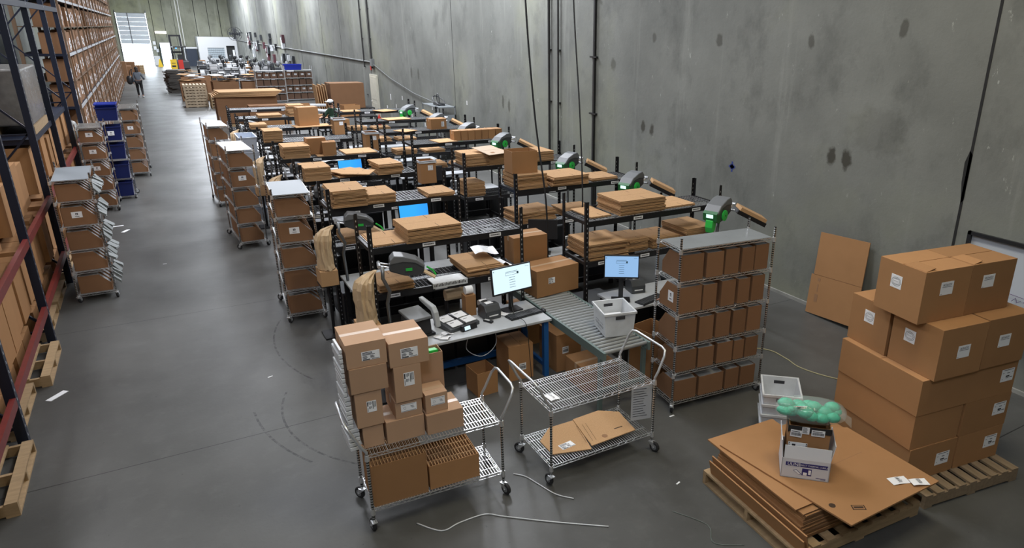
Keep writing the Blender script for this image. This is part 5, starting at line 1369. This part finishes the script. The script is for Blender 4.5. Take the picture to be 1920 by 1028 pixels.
t.scale = (1.36, 1.3, 1.45); b = carton_body(.25, .20, .32, 'open'); b.build('body', [KR, KI], t)
b = MB(); b.box(-.13, .13, -.108, -.1055, .285, .325); b.box(-.128, -.1255, -.1, .1, .27, .325); b.build('black_tape', BLP, t)
stick(t, 'logo', .115, .10, -.062, -.1062, .165); stick(t, 'bars', .07, .045, -.08, -.1092, .275, ry=.05); stick(t, 'text', .045, .045, -.025, -.1092, .30); stick(t, 'bars', .08, .04, .05, -.1092, .29)
GB = mat('green_mesh_goods', (.01, .42, .24), .5, noise=.35, nscale=30, bump=.8, bscale=40)
t = thing('green_goods_bag', (4.30, 3.365, ZB+.505), R(-44), 'clear plastic bag of bright green netting lying on the brown shipping box', 'bag')
t.scale = (1.35, 1.3, 1.3); random.seed(12); b = MB()
for k in range(46): blob(b, (random.uniform(-.165, .165), random.uniform(-.07, .07), .045+random.uniform(-.02, .028)), random.uniform(.022, .042), 0, (1.3, 1.1, .8), 8, 5)
b.build('green_netting', GB, t, smooth=True)
FILM = mat('clear_film', (.8, .9, .88), .08, alpha=.16, bump=.8, bscale=18, spec=.8)
b = MB(); vs = []
blob(b, (0, 0, .05), .11, 0, (2.0, 1.05, .68), 20, 12, .8); b.add([(.17, -.03, .05), (.17, .03, .06), (.26, .05, .0), (.25, -.05, -.02)], [(0, 1, 2, 3)]); b.build('clear_bag', FILM, t, smooth=True)
b = MB(); b.at(-.07, -.06, .098, rx=-.5, rz=.4); b.box(-.03, .035, -.025, .035, 0, .002, 0); b.box(-.03, -.005, -.025, .035, .002, .003, 1); b.build('tag', [WH, REDP], t)
# nested white totes
for k in range(4):
    tote((4.98, 4.30, .0+.115*k), .37, .42, .27, TUB, 'white postal tub, %s up in the nested stack behind the flat boards' % ORD[k], 'nested white postal tubs', 'postal_tub', rz=R(-42), cat='tub', handles=(k == 3))
# floor strings and scraps
cable([(1.30, 4.90, .006), (1.45, 4.70, .006), (1.62, 4.72, .006), (1.85, 4.71, .006), (1.98, 4.60, .006), (2.3, 4.33, .006), (2.7, 4.02, .006)], .006, WIT, 'white string snaking across the floor in front of the loaded cart', 'string', 'string')
cable([(2.32, 5.12, .006), (2.40, 5.02, .006), (2.45, 4.86, .006), (2.52, 4.64, .006), (2.63, 4.5, .006)], .006, WIT, 'white string on the floor between the two utility carts', 'string', 'string')
cable([(5.9, 6.3, .006), (6.45, 5.95, .006), (6.5, 5.6, .006), (6.46, 5.3, .006), (6.6, 4.9, .006), (6.9, 4.5, .006)], .008, mat('tan_cord', (.42, .38, .22), .7), 'tan cord crossing the floor between the tall trolley and the carton tower', 'cord', 'cord')
cable([(3.3, 3.9, .005), (3.45, 3.6, .005), (3.35, 3.4, .005), (3.55, 3.25, .005)], .003, mat('dull_strap', (.14, .17, .15), .5), 'thin dull strap curling on the floor left of the flat boards', 'strap', 'strap')
for k, (x, y, s, a) in enumerate(((-1.12, 17.2, .10, .2), (-.98, 16.7, .11, 1.1), (-1.52, 9.1, .12, .9), (-.35, 13.9, .03, 0), (4.3, 5.2, .03, 0), (3.6, 4.2, .025, .3), (2.6, 3.6, .02, 0), (.62, 8.4, .03, .4))):
    b = MB(); b.at(x, y, 0, rz=a); b.box(-s, s, -s*.3, s*.3, 0, .004); tag(b.build('paper_scrap', WH), ['white scrap on the aisle floor nearest the left trolley', 'white scrap on the aisle floor, farther of the two by the left trolley', 'white scrap beside the pallet under the left racking', 'tiny white fleck in the middle of the aisle', 'tiny scrap on the floor by the conveyor foot', 'tiny scrap in front of the empty cart', 'tiny white fleck on the bare floor at the bottom', 'tiny fleck on the aisle left of the loaded cart'][k], 'paper scrap')
# drop cords from the roof
cable([(4.42, 9.05, CEIL-.01), (4.43, 9.0, 5), (4.46, 8.8, 3), (4.50, 8.55, 1.75), (4.5, 8.5, .9)], .014, BLP, 'black power cord hanging from the roof in front of the wall, left one of two', 'drop_cord', 'cord')
cable([(5.15, 9.0, CEIL-.01), (5.12, 8.9, 5), (5.02, 8.5, 3), (4.93, 8.25, 1.9), (4.9, 8.2, 1.0)], .012, BLP, 'black power cord hanging from the roof, right one of two', 'drop_cord', 'cord')
# ================================================================ farther back
random.seed(41)
CT = mat('translucent_tote', (.50, .56, .66), .3, noise=.1, nscale=4)
for k in range(6):
    tote((1.50, 16.6, .305*k), .34, .80, .30, CT, 'pale translucent tote, %s up in the column behind the white-topped trolley' % ORD[k], 'pale translucent totes in a column', handles=False)
# grey trolley with coiled hose by the wall
t = thing('metal_shelf_cart', (7.86, 22.45, 0), 0, 'grey sheet-metal shelf cart standing against the concrete wall', 'cart')
GM = mat('grey_sheet_metal', (.23, .25, .26), .5, .3)
for x in (-.3, .27):
    for y in (-.75, .72): b = MB(); b.box(x, x+.03, y, y+.03, .1, 1.72); b.build('post', GM, t)
for z in (.25, .95, 1.70): b = MB(); b.box(-.3, .3, -.75, .75, z-.03, z); b.build('shelf', GM, t)
b = MB(); b.box(-.3, .3, -.75, -.735, .95, 1.45); b.build('end_panel', GM, t)
b = MB(); pts = [(.0+.16*math.cos(a), .34*math.sin(a), .14+.12*math.sin(a*1.0)) for a in [2*PI*i/20 for i in range(20)]]; b.tube(pts, .016, 6, 0, True)
pts = [(.0+.05*math.cos(a), .05+.25*math.cos(a), .2+.16*math.sin(a)) for a in [2*PI*i/20 for i in range(20)]]; b.tube(pts, .014, 6, 0, True)
b.box(-.12, .12, -.25, .2, 0, .06); tag(b.build('coiled_hose', BLP, loc=(7.86, 22.4, 1.702)), 'black coiled hose lying on top of the grey wall cart', 'hose')
b = MB(); b.box(-.03, .0, -.07, .07, -.1, .1); tag(b.build('fire_alarm', REDP, loc=(WX-.002, 31.95, 2.42)), 'red fire alarm box on the wall above the cream door', 'alarm')
b = MB(); b.lathe([(.03, 0), (.075, .02), (.08, .42), (.03, .5), (.025, .56)], 14); tag(b.build('fire_extinguisher', REDP, smooth=True, loc=(8.05, 30.6, .0)), 'red fire extinguisher on the floor beside the cream door', 'fire extinguisher')
# worker with pale cap among the rear benches
person((5.15, 25.6, 0), R(120), dict(elR=(.25, .16, 1.1), wrR=(.16, .34, 1.1), hdR=(.12, .42, 1.1), elL=(-.25, .16, 1.1), wrL=(-.16, .34, 1.1), hdL=(-.12, .42, 1.1), head=((.0, .06, 1.55))),
       'person in a pale cap and dark green top working at the rear benches', (mat('dark_green_cloth', (.01, .035, .018), .8), mat('dark_trousers', (.02, .02, .025), .8), RUB), 'short', 1.68, cap=WIT)
# rear benches and their loads
for i, (x, y, w_) in enumerate(((4.35, 23.6, 2.6), (3.9, 27.2, 3.2), (5.6, 30.2, 2.2))):
    t = thing('rear_workbench', (x, y, 0), 0, 'black steel workbench behind the packing rows, %s from the camera' % ORD[i], 'workbench', 'rear workbenches')
    b = MB(); b.box(0, w_, 0, .8, .86, .90); b.build('top', BLK, t)
    for a in (0, w_-.05):
        for c in (0, .75): b = MB(); b.box(a, a+.05, c, c+.05, 0, .86); b.build('leg', BLK, t)
carton(1.35, .9, 1.0, (6.75, 30.7, .902), R(2), 'taped', 'huge dark brown carton standing on the rear bench near the cream door', None, 'large_carton')
for k in range(5):
    b = MB(); b.at(5.62+.09*k, 30.6, .905, ry=-.08); b.box(-.012, .012, -.35, .35, 0, .95-.05*(k % 2)); tag(b.build('upright_board', KE), 'board standing on edge left of the huge carton, %s from the left' % ORD[k], 'cardboard sheet', 'boards on edge beside the huge carton')
b = MB(); b.box(-.11, .11, -.004, .004, 0, .26, 0); b.box(-.07, -.04, -.005, -.004, .03, .21, 1); b.box(0, .07, -.005, -.004, .12, .2, 1); b.box(-.08, .08, .004, .12, -.005, .0, 0)
tag(b.build('posted_sheet', [WH, INK], loc=(5.75, 23.9, .91), rot=(0, 0, 0)), 'white sheet with black print standing on the first rear bench', 'sign')
carton(.5, .4, .32, (5.0, 23.9, .902), .1, 'taped', 'brown carton on the first rear bench left of the white sheet')
carton(.6, .5, .4, (6.2, 27.6, .902), .1, 'open', 'open brown carton on the second rear bench')
carton(.7, .5, .5, (4.4, 27.5, .902), -.1, 'open', 'open brown carton at the left end of the second rear bench')
b = MB(); b.tube([(0, 0, 0), (.3, .2, .12), (.8, .1, .05), (1.4, -.1, .1), (1.7, .1, .02)], .07, 8); b.tube([(0, 0, 0), (-.12, .1, .2), (.2, .2, .28), (.9, .2, .26)], .055, 8)
tag(b.build('foam_tube', WIT, smooth=True, loc=(4.55, 28.0, 1.0)), 'long white foam tube looping over the second rear bench', 'foam')
for k in range(4):
    carton(.25, .2, round(.12+.03*(k % 4), 2), (5.02+.29*k, 27.35, .902), .1*k, 'open' if k % 2 else 'taped', 'little carton in the clutter of the second rear bench, %s from the left' % ORD[k], 'little cartons on the second rear bench')
# giant flat-board stack and carton
pallet((3.3, 33.9, 0), 0, 'pallet under the giant stack of cardboard sheets', None, 2.4, 1.4, 8)
b = MB(); b.box(2.12, 4.45, 33.3, 34.5, .14, 1.22, 0)
for k in range(26): b.box(2.115, 4.455, 33.295, 34.505, .15+.04*k, .153+.04*k, 1)
tag(b.build('sheet_stack', [BB, KI]), 'giant bundle of upright brown cardboard on a pallet behind the packing rows', 'cardboard bundle')
for k in range(5):
    b = MB(); b.at(3.25+.05*k, 33.9, 1.235+.045*k, rz=.03*k-.05); b.box(-1.25, 1.2, -.75, .75, 0, .03); tag(b.build('cardboard_board', KE), 'broad pale cardboard sheet, %s up on top of the giant bundle' % ORD[k], 'cardboard sheet', 'sheets on top of the giant bundle')
carton(1.5, .7, .95, (3.95, 32.4, .0), 0, 'flaps', 'wide plain brown carton in front of the giant cardboard bundle', None, 'large_carton')
carton(1.2, .6, .5, (4.0, 31.4, .0), 0, 'taped', 'low brown carton on the floor in front of the wide plain carton') 
# pile of pallets beside the aisle
for k in range(8): pallet((1.82, 42.9, .142*k), R(random.uniform(-3, 3)), 'wooden pallet, %s up in the tall pile beside the aisle' % ORD[k], 'pallets piled beside the aisle', 1.05, 1.1, 7, mat('pale_pallet_wood', (.50, .40, .28), .8, noise=.3, nscale=4))
for k in range(5): pallet((2.95, 41.8, .142*k), R(90+random.uniform(-3, 3)), 'wooden pallet, %s up in the lower pile right of the tall pallet pile' % ORD[k], 'lower pallet pile', 1.05, 1.1, 6)
# gaylord boxes with offcuts
def gaylord(x, y, w_, d_, h, lab):
    carton(w_, d_, h, (x, y, .02), R(random.uniform(-3, 3)), 'open', lab, 'huge open bins of offcuts', 'large_carton')
    for k in range(7):
        b = MB(); b.at(x+random.uniform(-.35, .35)*w_, y+random.uniform(-.3, .3)*d_, h+.07+.05*k, rz=random.random()*3, rx=random.uniform(-.07, .07), ry=random.uniform(-.07, .07)); b.box(-.38, .38, -.25, .25, 0, .012)
        tag(b.build('cardboard_offcut', random.choice((KE, WIT, KR, KE))), 'cardboard offcut, %s piece, %s' % (ORD[k], lab.replace('huge open ', 'the ')), 'offcut', 'offcuts in the far bins')
gaylord(1.95, 46.4, 1.3, 1.1, 1.05, 'huge open brown bin beside the aisle behind the pallet pile')
gaylord(3.5, 45.8, 1.3, 1.1, 1.05, 'huge open brown bin, middle of the three behind the pallets')
gaylord(4.95, 45.5, 1.3, 1.1, 1.05, 'huge open brown bin, right one of the three behind the pallets')
gaylord(2.3, 50.0, 1.6, 1.2, 1.1, 'huge open brown bin overflowing with offcuts farther back')
for k in range(22):
    b = MB(); b.at(1.35+random.uniform(-.08, .08), 53.0, .0+.062*k, rz=random.uniform(-.25, .25)); b.box(-.55, .5, -.6, .6, 0, .06); tag(b.build('dark_board', mat('dark_board', (.06, .055, .05), .8)), 'dark flattened sheet, %s up in the ragged stack beside the aisle' % ORD[k], 'cardboard sheet', 'ragged stack of dark sheets')
# shelving with dark bins against the wall
for s, (x0, y0, x1, nm) in enumerate(((4.9, 43.6, 6.4, 'left'), (6.5, 44.2, 8.0, 'right'))):
    t = thing('wire_bin_rack', ((x0+x1)/2, y0+.3, 0), 0, 'chrome wire bin rack near the far wall, %s one of two' % nm, 'shelving', 'far wire bin racks')
    for sx in (-1, 1):
        for sy in (-1, 1): b = MB(); b.tube([(sx*.74, sy*.28, 0), (sx*.74, sy*.28, 1.95)], .016, 6); b.build('post', CHR, t)
    for z in (.1, .5, .9, 1.3, 1.72): b = MB(); b.box(-.74, .74, -.28, .28, z-.025, z); b.build('shelf', CHD, t)
    for li, z in enumerate((.1, .5, .9, 1.3)):
        for k in range(4):
            dk = mat('dark_brown_board', (.15, .085, .055), .8, var=.2)
            carton(.33, .5, .31, (x0+.19+.37*k, y0+.29, z+.005), 0, 'open', 'dark brown bin, %s along, %s shelf up, far %s wire rack' % (ORD[k], ORD[li], nm), 'bins on the far wire racks', 'bin_carton', (('text', .14, .09, 'f', .02, .18),) if li in (1, 3) else (), mats=[dk, KI])
tote((7.0, 44.5, 1.73), .95, .5, .30, mat('bright_blue_tote', (.01, .03, .42), .4), 'bright blue tote lying on top of the far right wire rack', handles=False)
# far benches with rows of small white cartons and machinery
random.seed(77)
for r, (y, x0, x1, h) in enumerate(((46.5, 4.9, 7.9, 1.38), (50, 4.2, 7.6, 1.15), (54.5, 3.4, 7.8, 1.2), (59, 3.0, 7.8, 1.1), (64, 3.2, 7.8, 1.1), (69, 3.6, 7.8, 1.0))):
    t = thing('shelf_bench', ((x0+x1)/2, y, 0), 0, 'dark steel shelf bench packed with small goods, %s toward the office' % ORD[r], 'workbench', 'far shelf benches')
    w_ = x1-x0
    for z in (.45, h): b = MB(); b.box(-w_/2, w_/2, 0, .9, z-.05, z-.001); b.build('shelf', BLK, t)
    for x in (-w_/2, 0, w_/2-.06): b = MB(); b.box(x, x+.06, 0, .06, 0, h-.05); b.box(x, x+.06, .84, .9, 0, h-.05); b.build('leg', BLK, t)
    for zi, z in enumerate((.45, h)):
        x = x0+.05; k = 0
        while x < x1-.4:
            ww_ = random.uniform(.22, .5); hh = random.uniform(.14, .42 if zi == 0 else .36)
            b = MB(); b.box(-ww_/2, ww_/2, -.25, .20, 0, hh, 0); b.box(-ww_/2+.04, ww_/2-.04, -.252, -.25, hh*.3, hh*.7, 1)
            mm = random.choice((WIT, WIT, DGREY, GREY, KR, WIT, BLP))
            tag(b.build('goods_carton' if mm in (WIT, KR) else 'machine_box', [mm, random.choice((WH, DGREY))], loc=(x+ww_/2, y+.4, z)), '%s on the %s far shelf bench, %s from the left %s' % ('small pale carton' if mm is WIT else 'small brown carton' if mm is KR else 'small dark box', ORD[r], ORD[k], ('below', 'on top')[zi]), 'box', 'goods on the far shelf benches')
            x += ww_+random.uniform(.03, .16); k += 1
    for k in range(4):
        x = x0+.5+(x1-x0-1)*(k+.5)/4; b = MB(); b.lathe([(.13, 0), (.05, .05), (.04, .4), (.10, .45), (.11, .6), (.05, .7)], 10); b.tube([(0, 0, .55), (.12, 0, .7), (.2, 0, .5)], .03, 6)
        tag(b.build('bench_machine', random.choice((BLP, DGREY, GREY)), smooth=True, loc=(x, y+.80, h)), 'upright bench machine on the %s far bench, %s of four' % (ORD[r], ORD[k]), 'machine', 'bench machines far back')
# hanging racks of goods on the far wall
random.seed(78)
for k in range(26):
    y = 50+random.random()*26; z = 1.7+random.random()*1.7; s = .16+random.random()*.2
    b = MB(); b.box(-.16, 0, -s, s, -s*1.1, s*1.1, 0); b.box(-.17, -.16, -s*.5, s*.6, -s*.3, s*.7, 1)
    tag(b.build('wall_hung_goods', [random.choice((BLP, DGREY, WIT, mat('dark_plum', (.10, .03, .04), .6))), random.choice((WH, BLP))], loc=(WX-.002, y, z)), 'small item hung on the far stretch of the long wall, %s counted' % ORD[k], 'wall item', 'items hung on the far wall')
# office
t = thing('office_cabin', (6.45, 85.2, 0), 0, 'white office cabin in the far right corner with window and dark doorway', 'cabin')
OW = mat('office_white', (.62, .63, .64), .6)
b = MB()
for q in ((-1.8, -1.0, 0, 2.85), (-1.0, .55, 0, .85), (-1.0, .55, 1.9, 2.85), (.55, .75, 0, 2.85), (.75, 1.55, 2.1, 2.85), (1.55, 1.79, 0, 2.85)): b.box(q[0], q[1], 0, .1, q[2], q[3])
b.box(-1.8, -1.7, .1, 3.7, 0, 2.85); b.box(-1.8, 1.79, 0, 3.7, 2.85, 2.95); b.build('walls', OW, t)
b = MB(); b.box(-1.0, .55, .03, .06, .85, 1.9, 0)
for i in range(9): b.box(-1.0+.172*i, -.985+.172*i, .01, .03, .85, 1.9, 1)
for i in range(6): b.box(-1.0, .55, .01, .03, .85+.2*i, .865+.2*i, 1)
b.build('window', [mat('office_glass', (.40, .46, .50), .15), GREY], t)
b = MB(); b.box(.78, 1.52, .3, .34, 0, 2.1); b.build('dark_door', mat('dark_doorway', (.03, .03, .03), .6), t)
b = MB(); b.box(1.3, 1.5, -.02, 0, .9, 1.7); b.build('door_notice', WH, t)
t = thing('dark_cabinet', (4.0, 87.6, 0), 0, 'dark blue-black cabinet with pale rim against the end wall', 'cabinet')
b = MB(); b.box(-.55, .55, -.5, .5, 0, 1.75); b.build('body', mat('navy_cabinet', (.02, .03, .05), .5), t)
b = MB(); b.box(-.62, .62, -.55, .55, 1.75, 1.9); b.box(-.62, -.56, -.55, .5, 0, 1.75); b.build('rim', OW, t)
# wall fan
t = thing('wall_fan', (7.5, 78.0, 3.35), 0, 'large dark round wall fan above the office corner', 'fan')
b = MB()
for r in (.24, .42, .62): b.tube([(r*math.cos(a), 0, r*math.sin(a)) for a in [2*PI*i/20 for i in range(20)]], .022, 5, 0, True)
for i in range(10): a = PI*i/10; b.tube([(-.62*math.cos(a), .0, -.62*math.sin(a)), (.62*math.cos(a), .0, .62*math.sin(a))], .01, 4)
b.build('guard', BLP, t)
b = MB()
for i in range(4): b.at(0, .08, 0, ry=i*PI/2); b.prism([(.05, -.08), (.5, -.18), (.52, .12), (.05, .06)], .0, .02, 'y')
b.build('blades', DGREY, t)
b = MB(); b.tube([(0, .05, 0), (0, .25, 0)], .13, 12); b.build('motor', BLP, t)
b = MB(); b.tube([(0, .2, 0), (.4, .2, .1), (.745, .2, .1)], .035, 6); b.build('bracket', BLP, t)
# bright wall lamp
t = thing('wall_lamp', (1.6, YE-.005, 3.2), 0, 'glaring white lamp on the end wall above the side door', 'lamp')
b = MB(); b.box(-.5, .5, -.10, 0, .0, .22); b.build('housing', GREY, t)
b = MB(); b.box(-.5, .5, -.12, -.10, -.0, .22); b.build('tube_cover', mat('lamp_glow', (1, .95, .85), .4, emit=9), t)
# forklift
t = thing('forklift', (2.55, 77.5, 0), R(8), 'dark forklift with mast, overhead guard and yellow body beside the side door', 'forklift')
b = MB(); b.prism([(-.9, .25), (.7, .25), (.7, .75), (.2, .95), (-.5, 1.0), (-.9, .9)], -.55, .55, 'x'); b.build('body', mat('dark_truck_body', (.03, .03, .035), .5), t, bevel=.04)
b = MB()
for x in (-.5, .46):
    b.box(x, x+.05, -.7, -.65, .9, 2.15); b.box(x, x+.05, .35, .4, .75, 2.15)
b.box(-.52, .52, -.72, .45, 2.12, 2.2); b.build('overhead_guard', BLK, t)
b = MB()
for x in (-.50, .34): b.box(x, x+.16, .75, .87, .05, 3.2)
for z in (.3, 1.6, 3.05): b.box(-.50, .50, .78, .86, z, z+.15)
b.build('mast', BLK, t)
b = MB(); b.box(-.30, -.18, .87, 1.9, .06, .11); b.box(.18, .30, .87, 1.9, .06, .11); b.box(-.4, .4, .87, .91, .06, .6); b.build('forks', BLK, t)
for x in (-.58, .42):
    for y in (-.6, .45): b = MB(); b.at(x, y, .28, ry=PI/2); b.lathe([(.28, 0), (.28, .16)], 16); b.build('wheel', RUB, t)
b = MB(); b.box(-.22, .22, -.35, .0, 1.0, 1.12); b.box(-.22, .22, -.4, -.33, 1.0, 1.5); b.build('seat', BLP, t)
b = MB(); b.lathe([(.06, 0), (.05, .1)], 10); b.build('blue_beacon', mat('blue_beacon', (.05, .25, 1), .3, emit=4), t, loc=(-.1, .38, 1.98))
b = MB(); b.at(0, 0, 0); b.box(-.25, .25, -.03, 0, 0, 1.25); b.box(-.15, .15, -.035, -.03, .6, .75, 1); b.box(-.15, .15, -.035, -.03, .9, .95, 1); tag(b.build('yellow_sign_board', [YEL, BLP], loc=(1.85, 72.5, 0)), 'yellow warning board standing in front of the forklift', 'sign')
b = MB(); b.box(-.18, .18, -.03, 0, 0, 1.2); tag(b.build('red_board', REDP, loc=(2.4, 72.5, 0)), 'red board standing right of the yellow warning board', 'board')
b = MB(); b.prism([(-.22, 0), (.22, 0), (.06, .75), (-.06, .75)], -.15, .15, 'y'); tag(b.build('wet_floor_sign', YEL, loc=(1.02, 86.0, 0)), 'yellow floor sign between the dock door and the side door', 'sign')
b = MB(); b.box(-.25, .25, -.1, .1, .1, 1.0, 0); b.box(-.28, .28, -.12, .12, 0, .1, 1); tag(b.build('leaning_panels', [WIT, GREY], loc=(.85, 87.6, 0)), 'pale panels standing between the dock door and the side door', 'panel')
for k, (x, z) in enumerate(((.86, 2.25), (.86, 1.75), (1.05, 1.5))):
    b = MB(); b.box(-.12, .12, -.02, 0, -.17, .17); tag(b.build('wall_notice', WH, loc=(x, YE, z)), 'white notice on the end wall right of the dock door, %s from the top' % ORD[k], 'notice', 'notices beside the dock door')
# walking woman
person((-.68, 49.6, 0), R(4), dict(knL=(-.10, .12, .48), anL=(-.10, .16, .09), toL=(-.11, .31, .035), knR=(.10, .04, .47), anR=(.09, -.22, .12), toR=(.10, -.07, .04),
       elR=(.27, .0, 1.06), wrR=(.30, .20, .98), hdR=(.30, .27, .98)), 'person with long dark hair, grey jacket and black leggings walking away up the aisle', (mat('grey_blue_jacket', (.12, .14, .17), .8), mat('black_leggings', (.012, .012, .014), .7), WIT), 'long', 1.68)
b = MB(); blob(b, (0, 0, 0), .24, 0, (.65, .5, 1.05), 12, 8, .8); b.tube([(0, 0, .2), (.12, .02, .55), (.2, 0, .62), (.14, -.05, .3)], .02, 5)
tag(b.build('shoulder_bag', BLP, smooth=True, loc=(-1.09, 49.5, .98)), 'black shoulder bag hanging at the left side of the walking person', 'bag')
